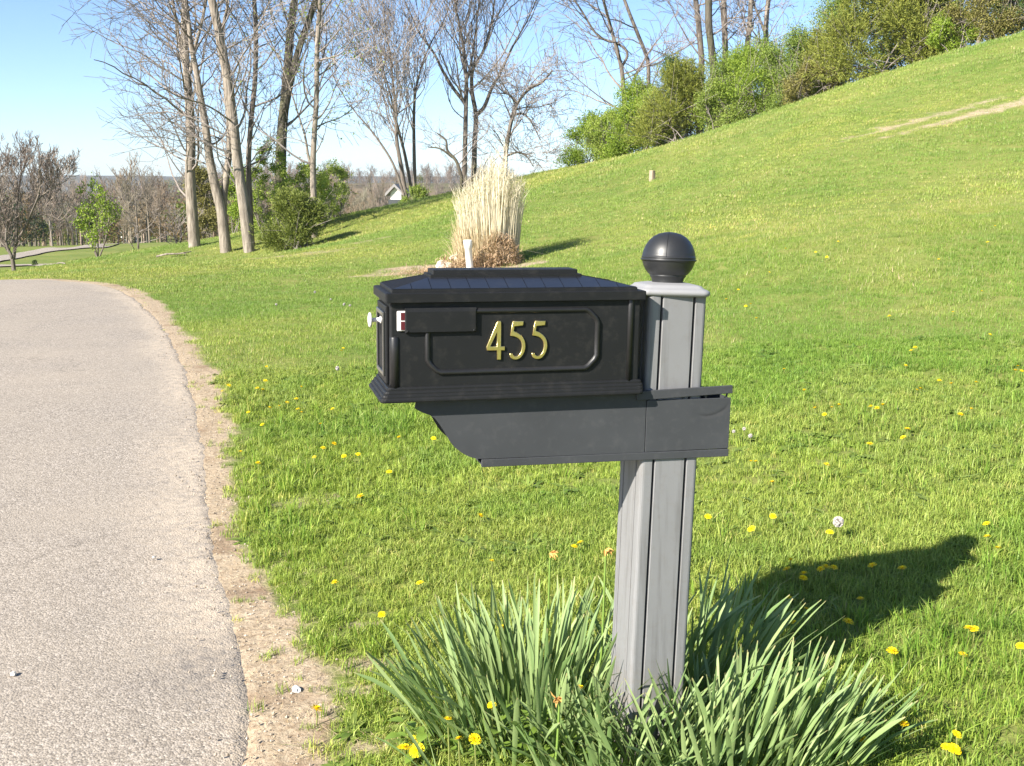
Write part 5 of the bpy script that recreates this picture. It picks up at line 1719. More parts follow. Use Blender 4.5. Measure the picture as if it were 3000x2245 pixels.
# ------------------------------------------------------------------ dry ornamental grass with its stones and pipe
def make_dry_clump():
    rng = np.random.default_rng(123)
    base = hit(1415, 783)
    Yc = base[1]
    k = Yc / FPX
    root = empty('dry_grass_clump', tuple(base))
    pale = leafy('pale dry stems', (0.54, 0.47, 0.33), (0.76, 0.69, 0.54), 0.15, 0.7, 0.2)
    curl = leafy('curled dead leaves', (0.30, 0.20, 0.12), (0.58, 0.42, 0.27), 0.15, 0.8, 0.15)
    tanm = leafy('tan dry blades', (0.42, 0.33, 0.20), (0.66, 0.54, 0.35), 0.2, 0.75, 0.2)

    def ribbon(mb, P, w, fa):
        n = len(P)
        sx, sy = math.cos(fa) * w / 2, math.sin(fa) * w / 2
        v = []
        for i, p in enumerate(P):
            f = 1 - 0.8 * (i / (n - 1)) ** 2
            v += [(p[0] - sx * f, p[1] - sy * f, p[2]), (p[0] + sx * f, p[1] + sy * f, p[2])]
        mb.add(v, [(2 * i, 2 * i + 1, 2 * i + 3, 2 * i + 2) for i in range(n - 1)])
    stems = MB()
    cx, cy = 0.10, 0.30
    for i in range(900):
        a = rng.random() * 6.283; r = 0.47 * math.sqrt(rng.random())
        bx, by = cx + r * math.cos(a) * 0.95, cy + r * math.sin(a) * 0.8
        hgt = rng.uniform(1.02, 1.40) * (1.0 + 0.12 * math.sin(bx * 7)) - 0.10 * (r / 0.47)
        if rng.random() < 0.16 and abs(bx - cx - 0.02) < 0.3:
            hgt += rng.uniform(0.1, 0.40)
        lx, ly = (bx - cx) * 0.22 + rng.normal(0, 0.035), (by - cy) * 0.22 + rng.normal(0, 0.035)
        P = [(bx + lx * t * t, by + ly * t * t, hgt * t - 0.03) for t in (0, 0.35, 0.7, 1.0)]
        ribbon(stems, P, rng.uniform(0.009, 0.016), rng.uniform(-0.6, 0.6))
        if rng.random() < 0.55:           # a wispy seed head
            for m in range(5):
                d = rng.normal(0, 1, 3)
                q = np.array(P[-1])
                ribbon(stems, [q, q + np.array([d[0] * 0.03, d[1] * 0.03, 0.05]), q + np.array([d[0] * 0.06, d[1] * 0.06, 0.08 + 0.04 * abs(d[2])])], 0.006, rng.random() * 3)
    for i in range(12):                   # a few broken, slanting ones
        a = rng.choice([rng.uniform(-0.4, 0.5), rng.uniform(2.6, 3.6)])
        bx, by = cx + 0.35 * math.cos(a), cy + 0.3 * math.sin(a) - 0.2
        L = rng.uniform(0.4, 0.7); el = rng.uniform(0.1, 0.9)
        P = [(bx + math.cos(a) * L * t * math.cos(el), by - 0.1 * t, 0.25 + L * t * math.sin(el) - 0.15 * t * t) for t in (0, 0.4, 0.8, 1.0)]
        ribbon(stems, P, 0.014, 1.2)
    o = stems.build('dry_stems', pale, root); o['kind'] = 'stuff'
    sk = MB()
    # skirt of tan blades leaning out on the left
    for i in range(900):
        a = rng.uniform(1.5, 4.9); r = 0.40 + 0.20 * rng.random()
        bx, by = cx + 0.02 + r * math.cos(a) * rng.uniform(0.7, 1.05), cy + r * math.sin(a) * 0.8
        hgt = rng.uniform(0.25, 0.78)
        out = rng.uniform(0.02, 0.22)
        P = [(bx + math.cos(a) * out * t * t, by + math.sin(a) * out * t * t, hgt * t * (1 - 0.25 * t * (out > 0.15))) for t in (0, 0.4, 0.75, 1.0)]
        ribbon(sk, P, rng.uniform(0.006, 0.011), rng.uniform(-0.8, 0.8))
    o = sk.build('leaning_blades', tanm, root); o['kind'] = 'stuff'
    # tangled mound of curled leaves in front
    cu = MB()
    for i in range(2600):
        u = nrm(rng.normal(0, 1, 3)); u[2] = abs(u[2])
        c = np.array([0.22, -0.05, 0.0]) + u * np.array([0.36, 0.34, 0.50]) * (0.80 + 0.25 * rng.random()) * (1 if rng.random() < 0.8 else rng.random())
        if rng.random() < 0.16:
            c = np.array([rng.uniform(-0.62, -0.05), rng.uniform(-0.35, -0.05), rng.uniform(0.0, 0.16)])
        a = rng.random() * 6.283; el = rng.normal(0.2, 0.6); L = rng.uniform(0.05, 0.14)
        d = np.array([math.cos(a) * math.cos(el), math.sin(a) * math.cos(el), math.sin(el)])
        s_ = nrm(np.cross(d, rng.normal(0, 1, 3)))
        P = [c + d * L * t + s_ * 0.35 * L * math.sin(t * 3.5) for t in (0, 0.33, 0.66, 1.0)]
        ribbon(cu, P, rng.uniform(0.008, 0.014), rng.random() * 3)
    o = cu.build('curled_leaves', curl, root); o['kind'] = 'stuff'
    label(root, 'clump of tall dry straw-coloured ornamental grass behind the mailbox', 'ornamental grass')

    # mulch of dead stalks lying left of the clump
    mu = MB()
    for i in range(700):
        x = base[0] + rng.normal(-0.75, 0.30); y = base[1] + rng.normal(-0.25, 0.16)
        z = h1(x, y) + abs(rng.normal(0, 0.035))
        a = rng.random() * 6.283; el = rng.normal(0.1, 0.35); L = rng.uniform(0.05, 0.16)
        d = np.array([math.cos(a) * math.cos(el), math.sin(a) * math.cos(el), math.sin(el)])
        P = [np.array([x, y, z]) + d * L * t + np.array([0, 0, 0.02 * math.sin(3 * t)]) for t in (0, 0.5, 1.0)]
        ribbon(mu, P, rng.uniform(0.006, 0.012), rng.random() * 3)
    o = mu.build('dead_stalk_litter', curl)
    label(o, 'brown litter of dead stalks on bare soil left of the dry clump', 'litter', kind='stuff')

    # white standpipe leaning in front of the clump
    st = hit(1378, 795)
    pipe = MB()
    th = -0.10
    ring = lambda z, r: [(z * math.tan(-0.075) + r * math.cos(a), r * math.sin(a), z) for a in np.linspace(0, 2 * math.pi, 21)[:-1]]
    pipe.rings([ring(-0.1, 0.052), ring(0.34, 0.054), ring(0.345, 0.062), ring(0.455, 0.064), ring(0.46, 0.060)], cap0=False, cap1=False)
    pipe.rings([ring(0.46, 0.060), ring(0.458, 0.050), ring(0.34, 0.048)], cap0=False, cap1=True)
    o = pipe.build('white_pipe', plastic('white pipe plastic', (0.80, 0.77, 0.72), 0.45, 0.4, 0.05, 0.1, dust_amt=0.2), smooth=True, loc=tuple(st + np.array([0, -0.05, 0])))
    label(o, 'short white plastic pipe standing in front of the dry grass clump', 'pipe')
    return base


CLUMP = make_dry_clump()


def rock(name, lab, loc, size, seed, mat, cat='stone', group=None, sub=2):
    bm = bmesh.new()
    bmesh.ops.create_icosphere(bm, subdivisions=sub, radius=1.0)
    rng = np.random.default_rng(seed)
    o3 = rng.random(3) * 20
    for v in bm.verts:
        c = v.co
        f = 1 + 0.5 * (float(vnoise(c.x * 1.3 + o3[0], c.y * 1.3 + c.z * 1.1 + o3[1])) - 0.5) + 0.2 * (float(vnoise(c.x * 3.3 + o3[2], c.y * 3.1 - c.z * 2.9)) - 0.5)
        c *= f
        c.x *= size[0]; c.y *= size[1]; c.z *= size[2]
        if c.z < -0.3 * size[2]:
            c.z = -0.3 * size[2]
    me = bpy.data.meshes.new(name); bm.to_mesh(me); bm.free()
    o = mesh_obj(name, me, mat, loc=tuple(loc))
    o.rotation_euler = (0, 0, rng.random() * 6.28)
    return label(o, lab, cat, group)


def stone_mat(name, c1, c2):
    s = NT(name)
    co = s.objco()
    n = s.noise(30.0, co, 5.0, 0.65)
    return s.surf(s.pbr(s.mix(n, c1, c2), 0.85, 0.25, normal=s.bump(n, 0.5, 0.01)))


M['limestone'] = stone_mat('pale limestone', (0.42, 0.38, 0.32), (0.72, 0.68, 0.60))
M['white_stone'] = stone_mat('white quartz stone', (0.60, 0.57, 0.55), (0.85, 0.83, 0.80))
for (x, y, sz, sd, lab) in ((1337, 748, (0.115, 0.10, 0.075), 1, 'upper pale limestone rock left of the white pipe'), (1300, 775, (0.15, 0.11, 0.10), 2, 'lower larger pale limestone rock left of the white pipe')):
    p = hit(x, y + 14)
    rock('limestone_rock', lab, p + np.array([0, 0, sz[2] * 0.3]), sz, sd, M['limestone'], 'rock', 'rocks by the dry clump', 3)
p = hit(868, 2025)
rock('white_stone', 'white angular stone on the bare soil beside the driveway', p + np.array([0, 0, 0.004]), (0.019, 0.013, 0.010), 5, M['white_stone'])
p = hit(42, 2003)
rock('grey_stone', 'pale grey stone lying on the driveway', p + np.array([0, 0, 0.030]), (0.013, 0.009, 0.008), 6, M['limestone'])
p = hit(452, 1655)
rock('small_stone', 'small pale pebble lying on the asphalt further up the driveway', p + np.array([0, 0, 0.030]), (0.008, 0.007, 0.006), 9, M['limestone'])

# cut stump stub high on the lawn
p = hit(1910, 530)
sb = MB()
kk = p[1] / FPX
rw = 8.5 * kk
an = np.linspace(0, 2 * math.pi, 13)[:-1]
wob = 1 + 0.12 * np.sin(an * 3 + 1)
sb.rings([[(rw * w_ * math.cos(a) * f, rw * w_ * math.sin(a) * f, z) for a, w_ in zip(an, wob)] for f, z in ((1.15, -0.1), (1.05, 0.05), (0.97, 0.20), (0.98, 28 * kk), (0.9, 28 * kk + 0.01))])
o = sb.build('tree_stump', bark('cut wood', (0.36, 0.27, 0.19), (0.55, 0.43, 0.33)), loc=tuple(p))
label(o, 'short pale cut stump standing alone on the upper lawn', 'stump')

# fallen branch on the lawn near the bend
p = hit(508, 754)
fb = MB()
fb.tube([(-0.5, 0, 0.02), (-0.2, 0.05, 0.09), (0.15, 0.0, 0.10), (0.5, 0.1, 0.16)], [0.028, 0.03, 0.025, 0.015], 6, True)
fb.tube([(0.15, 0, 0.10), (0.32, -0.1, 0.13), (0.45, -0.22, 0.10)], [0.02, 0.014, 0.008], 5, True)
o = fb.build('fallen_branch', M['bark_pale'], smooth=True, loc=tuple(p))
label(o, 'pale fallen branch lying on the grass left of the tall trees', 'branch')
# thin twig on the verge
p = hit(640, 1200); p2 = hit(668, 1185)
tw = MB()
mid = (p + p2) / 2
tw.tube([p - mid + np.array([0, 0, 0.006]), np.array([0.0, 0.01, 0.012]), p2 - mid + np.array([0, 0, 0.006])], [0.003, 0.004, 0.003], 5, True)
o = tw.build('fallen_twig', M['bark_dark'], loc=tuple(mid))
label(o, 'thin dark twig lying on the bare verge beside the driveway', 'twig')


# ------------------------------------------------------------------ daffodil leaves round the post
def daff_mat():
    s = NT('daffodil leaves')
    co = s.n('Attribute', {'attribute_name': 'along'}).outputs['Fac']
    oi = s.n('ObjectInfo').outputs['Random']
    c = s.mix(oi, (0.145, 0.232, 0.075), (0.305, 0.392, 0.160))
    c = s.mix(s.ramp(co, [(0.0, 1.0), (0.45, 0.0)]), c, (0.20, 0.31, 0.06))
    c = s.mix(s.ramp(co, [(0.955, 0.0), (1.0, 0.8)]), c, (0.42, 0.34, 0.16))
    p = s.pbr(c, 0.52, 0.3)
    tr = s.n('BsdfTranslucent', Color=s.mix(1.0, c, (1.0, 1.0, 0.5), 'MULTIPLY'))
    mx = s.n('MixShader', Fac=0.22)
    s.t.links.new(p, mx.inputs[1]); s.t.links.new(tr.outputs[0], mx.inputs[2])
    return s.surf(mx.outputs[0])


M['daff'] = daff_mat()
s_ = NT('withered flower'); M['withered'] = s_.surf(s_.pbr(s_.mix(s_.noise(60.0, s_.objco(), 3.0), (0.42, 0.20, 0.05), (0.70, 0.42, 0.14)), 0.7, 0.2))
s_ = NT('dried leaf'); M['deadleaf'] = s_.surf(s_.pbr(s_.mix(s_.noise(40.0, s_.objco(), 3.0), (0.45, 0.33, 0.17), (0.65, 0.52, 0.30)), 0.7, 0.2))


def strap_leaf(root, off, az, lean, L, W, bend, rng, mat, name='leaf', twist=0.0):
    n = 7
    P, Dn = [], []
    p = np.array([0.0, 0.0, -0.02])
    a = math.pi / 2 - lean
    for i in range(n + 1):
        P.append(p.copy())
        t = (i + 0.5) / n
        aa = a - bend * t * t
        d = np.array([math.cos(az) * math.cos(aa), math.sin(az) * math.cos(aa), math.sin(aa)])
        Dn.append(d)
        p = p + d * (L / n)
    v, al = [], []
    for i in range(n + 1):
        t = i / n
        d = Dn[min(i, n - 1)]
        s = np.array([-math.sin(az), math.cos(az), 0])
        tw = twist * t
        up = np.cross(d, s)
        s2 = s * math.cos(tw) + up * math.sin(tw)
        up2 = np.cross(d, s2)
        w = W * (0.62 + 0.38 * min(1, t * 2.5)) * (1.0 if t < 0.72 else math.sqrt(max(0.0, 1 - ((t - 0.72) / 0.285) ** 2))) / 2
        if i == n:
            w = W * 0.10
        fo = 0.28 * w
        v += [P[i] - s2 * w, P[i] - up2 * fo, P[i] + s2 * w]
        al += [t, t, t]
    q = []
    for i in range(n):
        a0 = 3 * i
        q += [(a0, a0 + 1, a0 + 4, a0 + 3), (a0 + 1, a0 + 2, a0 + 5, a0 + 4)]
    o = MB().add(np.array(v), q).build(name, mat, root, smooth=True, loc=tuple(off))
    at_ = o.data.attributes.new('along', 'FLOAT', 'POINT')
    at_.data.foreach_set('value', np.array(al, np.float32))
    return o


def daffodil(lab, centre, rx, ry, n, seed, Lr=(0.26, 0.40), lean_scale=1.0, avoid=None, az_bias=None, flowers=(), rotang=0.0):
    rng = np.random.default_rng(seed)
    g = h1(*centre)
    root = empty('daffodil_clump', (centre[0], centre[1], g))
    label(root, lab, 'daffodil', 'leafy daffodil clumps round the mailbox post')
    ca, sa = math.cos(rotang), math.sin(rotang)
    for i in range(n):
        for _ in range(20):
            a = rng.random() * 6.283; r = math.sqrt(rng.random())
            ex, ey = r * math.cos(a) * rx, r * math.sin(a) * ry
            dx, dy = ex * ca - ey * sa, ex * sa + ey * ca
            x, y = centre[0] + dx, centre[1] + dy
            # keep clear of the post
            lx, ly = x - 0.355, y - 2.517
            if abs(lx) > 0.088 or abs(ly) > 0.088:
                break
        out = math.atan2(dy, dx)
        lean = (0.08 + 0.62 * r * rng.uniform(0.6, 1.15)) * lean_scale
        az = out + rng.normal(0, 0.45)
        if az_bias is not None and rng.random() < az_bias[1]:
            az = az_bias[0] + rng.normal(0, 0.5)
        L = rng.uniform(*Lr) * (1.0 - 0.12 * r)
        z = h1(x, y) - g
        o = strap_leaf(root, (dx, dy, z), az, abs(lean + rng.normal(0, 0.10)), L, rng.uniform(0.0075, 0.0130), abs(rng.normal(0.24, 0.30)) + (0.5 if rng.random() < 0.06 else 0), rng, M['daff'], twist=rng.normal(0, 0.7))
    for (px, py, Y) in flowers:
        p = at(px, py, Y)
        b = np.array([p[0] - 0.02, Y - 0.02, h1(p[0], Y)])
        o3 = np.array(root.location)
        MB().tube([b - o3, (b * 0.5 + p * 0.5) - o3 + np.array([0.004, 0, 0.01]), p - o3], [0.0035, 0.0032, 0.0028], 6).build('flower_stalk', M['daff'], root)
        fl = MB()
        hd = rng.random() * 6.283
        for m in range(9):
            a = hd + rng.normal(0, 0.5)
            leaf_quad(fl, rng.normal(0, 0.002, 3), (math.cos(a), math.sin(a), rng.uniform(-0.5, 0.5)), rng.normal(0, 1, 3), rng.uniform(0.014, 0.028), 0.008, 0.7, 0.35)
        fl.tube([(0, 0, -0.012), (math.cos(hd) * 0.004, math.sin(hd) * 0.004, 0.0), (math.cos(hd) * 0.012, math.sin(hd) * 0.012, 0.001)], [0.003, 0.0055, 0.003], 7)
        fl.build('withered_flower', M['withered'], root, loc=tuple(p - o3))
    return root


daffodil('broad daffodil clump left of the mailbox post, reaching towards the driveway', (0.06, 2.62), 0.27, 0.20, 295, 201, (0.28, 0.43), 0.76, flowers=((1612, 1622, 2.72), (1775, 1612, 2.62)), rotang=-0.1)
daffodil('thin daffodil clump behind the post, partly in its shadow', (0.50, 2.75), 0.17, 0.12, 125, 202, (0.30, 0.44), 1.0, az_bias=(0.35, 0.35), rotang=0.2)
daffodil('dense daffodil clump in front of the post, spreading to the right', (0.52, 2.34), 0.30, 0.13, 290, 203, (0.25, 0.38), 0.9, az_bias=(0.3, 0.3), flowers=((1640, 2045, 2.30),), rotang=0.15)
daffodil('low daffodil tuft growing close in front of the foot of the post', (0.24, 2.36), 0.16, 0.10, 120, 205, (0.20, 0.31), 0.9)
_dl = daffodil('small flattened daffodil tuft at the lower left of the broad clump', (-0.17, 2.36), 0.04, 0.04, 14, 204, (0.16, 0.26), 2.2, az_bias=(math.pi + 0.2, 0.6))

# leafy ground plants between the clumps
s_ = NT('ground plant leaves'); gi = s_.n('ObjectInfo').outputs['Random']
M['gplant'] = leafy('ground plant leaves', (0.10, 0.19, 0.02), (0.18, 0.27, 0.045), 0.25, 0.45, 0.4)


def ground_plant(lab, x, y, n, seed, L=0.06, spread=0.07):
    rng = np.random.default_rng(seed)
    g = h1(x, y)
    r = empty('leafy_plant', (x, y, g))
    for i in range(n):
        a = rng.random() * 6.283; rr_ = spread * math.sqrt(rng.random()); el = rng.uniform(0.1, 1.0)
        b = MB()
        z0 = rng.uniform(0.02, 0.10)
        c = np.array([math.cos(a) * rr_, math.sin(a) * rr_, z0])
        b.tube([(0, 0, -0.01), c * np.array([0.5, 0.5, 0.6]), c], [0.0018, 0.0015, 0.0012], 3)
        leaf_quad(b, c, (math.cos(a) * math.cos(el), math.sin(a) * math.cos(el), math.sin(el) * 0.6), (0, 0, 1), L * rng.uniform(0.6, 1.1), L * rng.uniform(0.38, 0.55), 0.25, 0.35, 3)
        b.build('leaf', M['gplant'], r, smooth=True)
    return label(r, lab, 'ground plant', 'leafy plants at the foot of the clumps')


for i, (px, py, n, lab) in enumerate(((1700, 2190, 26, 'leafy green plant between the two front daffodil clumps'), (1600, 2235, 22, 'leafy green plant at the bottom edge, left of the front daffodil clump'),
                                      (1480, 2215, 18, 'leafy green plant below the broad daffodil clump'), (1800, 2240, 18, 'leafy green plant at the foot of the front daffodil clump'), (1250, 2215, 14, 'leafy green plant beside the cluster of three dandelions'))):
    p = hit(px, py)
    ground_plant(lab, p[0], p[1], n, 300 + i)


# ------------------------------------------------------------------ dandelions
s_ = NT('dandelion yellow'); M['dand'] = s_.surf(s_.pbr(s_.mix(s_.n('NewGeometry').outputs['Random Per Island'], (0.88, 0.62, 0.006), (0.93, 0.74, 0.012)), 0.6, 0.2))
s_ = NT('dandelion stalk'); M['dstalk'] = s_.surf(s_.pbr((0.22, 0.24, 0.07), 0.5, 0.3))
s_ = NT('dandelion seed down'); M['down'] = s_.surf(s_.pbr((0.50, 0.46, 0.43), 0.9, 0.1))


def head_mesh(seed, r):
    rng = np.random.default_rng(seed)
    mb = MB()
    for layer, (n, rr_, el) in enumerate(((17, 1.0, 0.12), (14, 0.80, 0.45), (10, 0.52, 0.85), (6, 0.3, 1.2))):
        for i in range(n):
            a = 6.283 * (i + 0.5 * layer) / n + rng.normal(0, 0.06)
            e = el + rng.normal(0, 0.06)
            d = np.array([math.cos(a) * math.cos(e), math.sin(a) * math.cos(e), math.sin(e)])
            s = np.array([-math.sin(a), math.cos(a), 0]) * r * 0.11
            b0 = np.array([0, 0, r * 0.05 * layer])
            t = b0 + d * r * rr_
            mb.add([b0 - s * 0.3, b0 + s * 0.3, t + s, t - s], [(0, 1, 2, 3)])
    return mb.mesh('flower_head')


HEADS = [head_mesh(400 + i, 0.0150) for i in range(3)]
for h_ in HEADS:
    h_.materials.append(M['dand'])
stk = MB(); stk.tube([(0, 0, -0.02), (0.002, 0.001, 0.5), (0, 0, 1.0)], [0.0022, 0.002, 0.0018], 5)
STK = stk.mesh('stalk', True); STK.materials.append(M['dstalk'])
dn = MB()
_rg = np.random.default_rng(9)
for i in range(95):
    u = nrm(_rg.normal(0, 1, 3)); a = nrm(np.cross(u, _rg.normal(0, 1, 3))); b = np.cross(u, a)
    for m in range(3):
        an = m * 2.094 + _rg.random()
        t = u * 0.017 + (a * math.cos(an) + b * math.sin(an)) * 0.0055
        dn.add([u * 0.002, u * 0.0165 + a * 0.0012, t, u * 0.0165 - a * 0.0012], None, [(0, 1, 2), (0, 2, 3), (1, 2, 3)])
DOWN = dn.mesh('seed_head'); DOWN.materials.append(M['down'])


def dandelion(px, py, lab, group, i, hgt=None, seed_head=False, scale=1.0):
    rng = np.random.default_rng(900 + i)
    # the head is what the photograph shows; the stalk stands on the ground below it
    hh = rng.uniform(0.038, 0.062) if hgt is None else hgt
    d = ray(px, py)
    Y = np.geomspace(1.6, 60, 1200)
    g = CAM_H + d[2] * Y - (H(d[0] * Y, Y) + hh)
    k = np.where(g < 0)[0]
    Yh = Y[k[0]] if len(k) else 30.0
    x, y = d[0] * Yh, Yh
    z = h1(x, y)
    root = empty('seeding_dandelion' if seed_head else 'dandelion', (x, y, z))
    head = bpy.data.objects.new('seed_head' if seed_head else 'flower_head', DOWN if seed_head else HEADS[i % 3])
    head.parent = root; head.location = (0, 0, hh)
    sc = scale * rng.uniform(0.85, 1.2)
    head.scale = (sc, sc, sc * rng.uniform(0.7, 1.2))
    head.rotation_euler = (rng.uniform(0.0, 0.5), rng.uniform(-0.3, 0.3), rng.random() * 6.28)
    COL.objects.link(head)
    st = bpy.data.objects.new('stalk', STK)
    st.parent = root; st.scale = (1, 1, hh); COL.objects.link(st)
    label(root, lab, 'dandelion', group)


def zz(L, ox, oy, s):
    return [(ox + a / s, oy + b / s) for a, b in L]


_cnt = 0
A = zz([(415, 820), (470, 775), (745, 810), (1055, 785), (700, 795), (1015, 885), (940, 912), (878, 940), (800, 958), (627, 992), (1028, 965), (1058, 992), (1308, 965), (740, 1088), (1210, 1085), (565, 1308), (1320, 1243), (1232, 1278), (1160, 1355), (705, 1405),
        (1400, 1345), (1515, 1335), (775, 620), (765, 735), (2125, 1200), (1845, 1195), (1765, 1475)], 500, 850, 2.7588)
for p in A:
    x, y = p
    if x < 700:
        z_ = ('yellow dandelion at the ragged grass edge of the bare verge', 'dandelions at the verge')
    elif y < 1180:
        z_ = ('small yellow dandelion on the lawn between driveway and mailbox, above the drift of flowers', 'dandelions left of the box')
    elif y < 1230:
        z_ = ('yellow dandelion in the loose drift of flowers left of the mailbox base', 'dandelion drift left of the mailbox')
    elif x < 1100:
        z_ = ('yellow dandelion in the thick grass below the drift, left of the holder', 'dandelions left of the holder')
    else:
        z_ = ('yellow dandelion in the grass directly under the mailbox and holder', 'dandelions under the mailbox')
    dandelion(*p, *z_, _cnt); _cnt += 1
for p, w_ in zip(zz([(1395, 470), (1380, 492)], 500, 850, 2.7588), ('upper', 'lower')):
    dandelion(*p, w_ + ' one of a dandelion pair far left of the mailbox door', None, _cnt); _cnt += 1
B = zz([(1602, 40), (1688, 62), (1867, 57), (1440, 108), (1465, 98), (630, 110), (828, 232), (880, 217), (707, 240), (775, 288), (1110, 228), (1152, 240), (1198, 218), (1755, 282), (1832, 245), (1342, 450), (1372, 390), (1100, 495), (790, 648), (245, 622), (280, 622), (398, 775), (405, 1020)], 2100, 1100, 2.4578)
B += zz([(495, 193), (712, 222), (792, 258), (875, 143), (1950, 150), (2003, 32), (1598, 272), (1908, 502), (1242, 685), (1700, 652), (1968, 815), (1428, 912), (1400, 928), (1360, 1038), (485, 1065), (2168, 1043), (2150, 1072), (2195, 1075), (155, 493), (68, 560), (208, 610), (243, 595), (285, 700), (378, 368)], 2100, 650, 2.4578)
def zone(p):
    x, y = p
    if y < 800:
        return 'tiny yellow dandelion on the hillside, higher up than the ball finial', 'dandelions high on the hillside'
    if y < 1000:
        return ('small yellow dandelion on the lawn just right of the ball finial and post cap', 'dandelions beside the post cap') if x < 2400 else ('small yellow dandelion far right on the lawn, level with the brass number', 'dandelions level with the number')
    if y < 1160:
        return 'yellow dandelion in the loose drift above and right of the holder lid', 'dandelions level with the box base'
    if x < 2300:
        return 'yellow dandelion in the grass just right of the grey post below the holder', 'dandelions right of the post'
    if x > 2700:
        return 'yellow dandelion near the right picture edge, level with the newspaper holder', 'dandelions at the right edge'
    if y < 1240:
        return 'yellow dandelion in the scattered row level with the upper newspaper holder', 'dandelions level with the holder'
    return 'yellow dandelion in the sparse grass between the holder and the pale seed head', 'dandelions above the seed head'


for p in B:
    dandelion(*p, *zone(p), _cnt); _cnt += 1
C_ = zz([(838, 290), (815, 345), (915, 370), (912, 390), (1015, 345), (1045, 325), (1090, 335), (1495, 335), (838, 513), (1248, 518), (860, 655), (1175, 655), (1320, 320)], 1900, 1500, 2.0109)
for p in C_:
    far_ = p[0] > 2600
    dandelion(*p, 'shaded dandelion near the finial end of the mailbox shadow' if far_ else ('shaded dandelion in the lower stem of the mailbox shadow' if p[1] > 1720 else 'shaded dandelion in the left half of the mailbox shadow'),
              'dandelions in the finial shadow' if far_ else ('dandelions in the post shadow' if p[1] > 1720 else 'dandelions in the box shadow'), _cnt); _cnt += 1
for (a, b, lab) in ((930, 578, 'bright dandelion touching the near corner of the mailbox shadow'), (1068, 122, 'yellow dandelion just below the pale round seed head'), (607, 103, 'yellow dandelion beside the post, left of the pale seed head'), (350, 30, 'yellow dandelion right beside the post below the holder'),
                    (1990, 72, 'highest of three dandelions right of the shadow tip'), (1995, 145, 'middle one of three dandelions right of the shadow tip'), (2058, 218, 'lowest of three dandelions right of the shadow tip'), (1853, 850, 'yellow dandelion in sunny grass below the double one'), (1435, 828, 'faded dandelion between the front daffodils and the sunny lawn'),
                    (1258, 1350, 'large dandelion among the leaf tips at the right end of the front daffodils'), (2193, 792, 'yellow dandelion at the right edge of the lawn'), (1495, 1255, 'dandelion half hidden under the rightmost daffodil leaves'), (1815, 1320, 'dandelion at the top of the lower right trio')):
    dandelion(*zz([(a, b)], 1900, 1500, 2.0109)[0], lab, None, _cnt); _cnt += 1
for (a, b) in ((1885, 690), (1918, 692)):
    dandelion(*zz([(a, b)], 1900, 1500, 2.0109)[0], 'one of a double dandelion right of the mailbox shadow', 'double dandelion right of the shadow', _cnt); _cnt += 1
for (a, b) in ((1755, 1395), (1800, 1400)):
    dandelion(*zz([(a, b)], 1900, 1500, 2.0109)[0], 'one of two low dandelions at the lower right corner', 'two low corner dandelions', _cnt); _cnt += 1
zc = lambda a, b: zz([(a, b)], 1000, 1500, 2.212)[0]
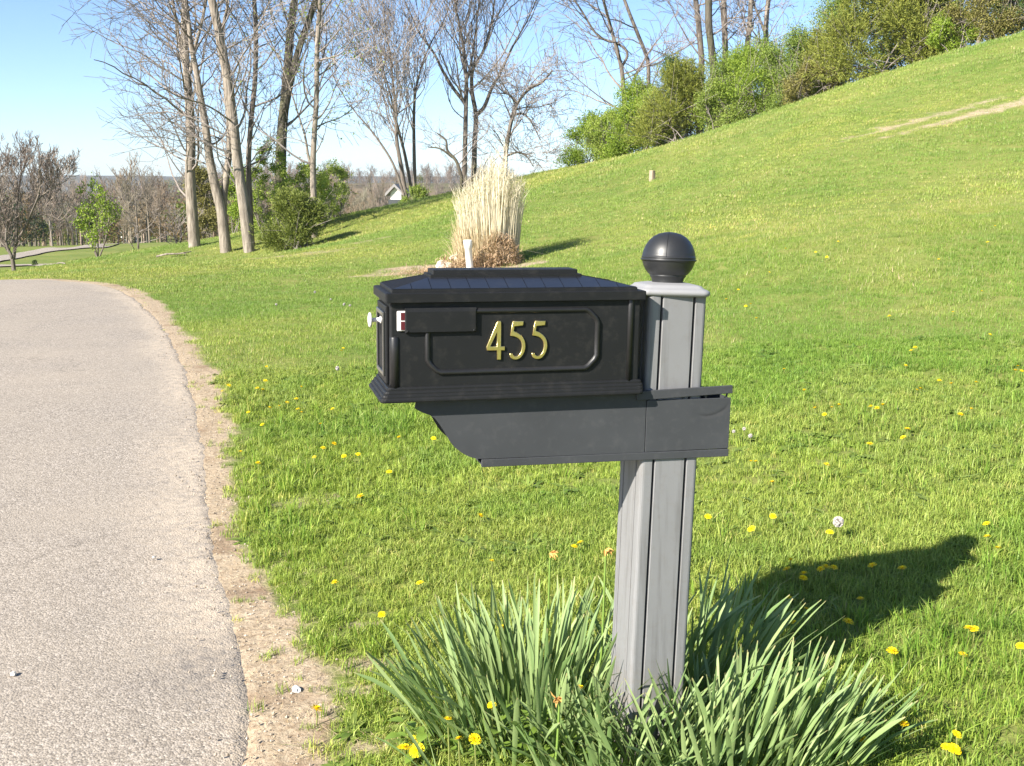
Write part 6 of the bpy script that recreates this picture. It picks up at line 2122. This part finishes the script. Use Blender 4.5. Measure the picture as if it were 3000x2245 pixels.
for (a, b, lab, sc) in ((405, 1535, 'left one of three big dandelions below the broad clump', 1.15), (475, 1490, 'upper one of three big dandelions below the broad clump', 1.05), (490, 1550, 'right one of three big dandelions below the broad clump', 1.2), (508, 462, 'dandelion on the lawn above the bare patches', 1.0),
                        (262, 672, 'dandelion beside the upper bare patch left of the daffodils', 0.9), (1510, 228, 'left one of a dandelion pair just left of the post', 0.9), (1548, 200, 'right one of a dandelion pair just left of the post', 0.9), (975, 320, 'faded dandelion above the broad daffodil clump', 0.8), (900, 28, 'single dandelion in the lawn left of the post under the holder', 0.9),
                        (975, 1255, 'folded yellow dandelion inside the broad daffodil clump', 0.8), (690, 1345, 'yellow dandelion at the lower left of the broad clump', 0.8), (865, 1480, 'yellow dandelion below the middle of the broad clump', 0.9), (760, 1472, 'half open dandelion under the broad clump', 0.7), (1545, 1140, 'yellow dandelion beside the withered flower in front of the post', 0.9), (1040, 755, 'yellow dandelion deep inside the broad clump', 0.9)):
    dandelion(*zc(a, b), lab, None, _cnt, 0.16 if b > 1100 and a > 600 else (0.2 if (a, b) == (1040, 755) else None), scale=sc); _cnt += 1
ze = lambda a, b: zz([(a, b)], 0, 1300, 1.7517)[0]
for (a, b, lab, sc) in ((1718, 718, 'bright dandelion on the lawn left of the lower bare patch', 1.0), (1850, 272, 'bright dandelion between driveway and post, alone in thick grass', 1.1), (1622, 1365, 'dandelion at the grass edge near the white stone', 1.05), (1960, 880, 'flat dandelion above the bare patch left of the daffodils', 0.9)):
    dandelion(*ze(a, b), lab, None, _cnt, scale=sc); _cnt += 1
dandelion(2456, 1531, 'large pale round dandelion seed head on the lawn beyond the mailbox shadow', None, _cnt, 0.085, True, 1.05); _cnt += 1
for (a, b), w_ in zip(zz([(197, 388), (122, 408), (242, 437)], 2100, 1100, 2.4578), ('middle and highest', 'leftmost', 'rightmost')):
    dandelion(a, b, w_ + ' of three white dandelion seed heads right of the newspaper holder', 'seed heads right of the holder', _cnt, 0.07, True, 0.6); _cnt += 1
for (a, b) in zz([(1165, 18), (1293, 75), (1402, 115), (1450, 125), (1348, 635), (853, 118)], 500, 850, 2.7588):
    dandelion(a, b, 'small white dandelion seed head on the lawn left of the mailbox', 'seed heads left of the mailbox', _cnt, 0.07, True, 0.75); _cnt += 1


# ------------------------------------------------------------------ haze
def make_haze():
    m = bpy.data.materials.new('thin spring haze')
    m.use_nodes = True
    nt = m.node_tree
    nt.nodes.clear()
    out = nt.nodes.new('ShaderNodeOutputMaterial')
    vol = nt.nodes.new('ShaderNodeVolumePrincipled')
    vol.inputs['Color'].default_value = (0.86, 0.92, 1.0, 1)
    vol.inputs['Density'].default_value = 0.00022
    vol.inputs['Anisotropy'].default_value = 0.2
    nt.links.new(vol.outputs[0], out.inputs['Volume'])
    o = MB().box(-2700, 2700, -200, 2350, -20, 32).build('haze', m)
    label(o, 'thin pale spring haze over the valley', kind='stuff')


make_haze()
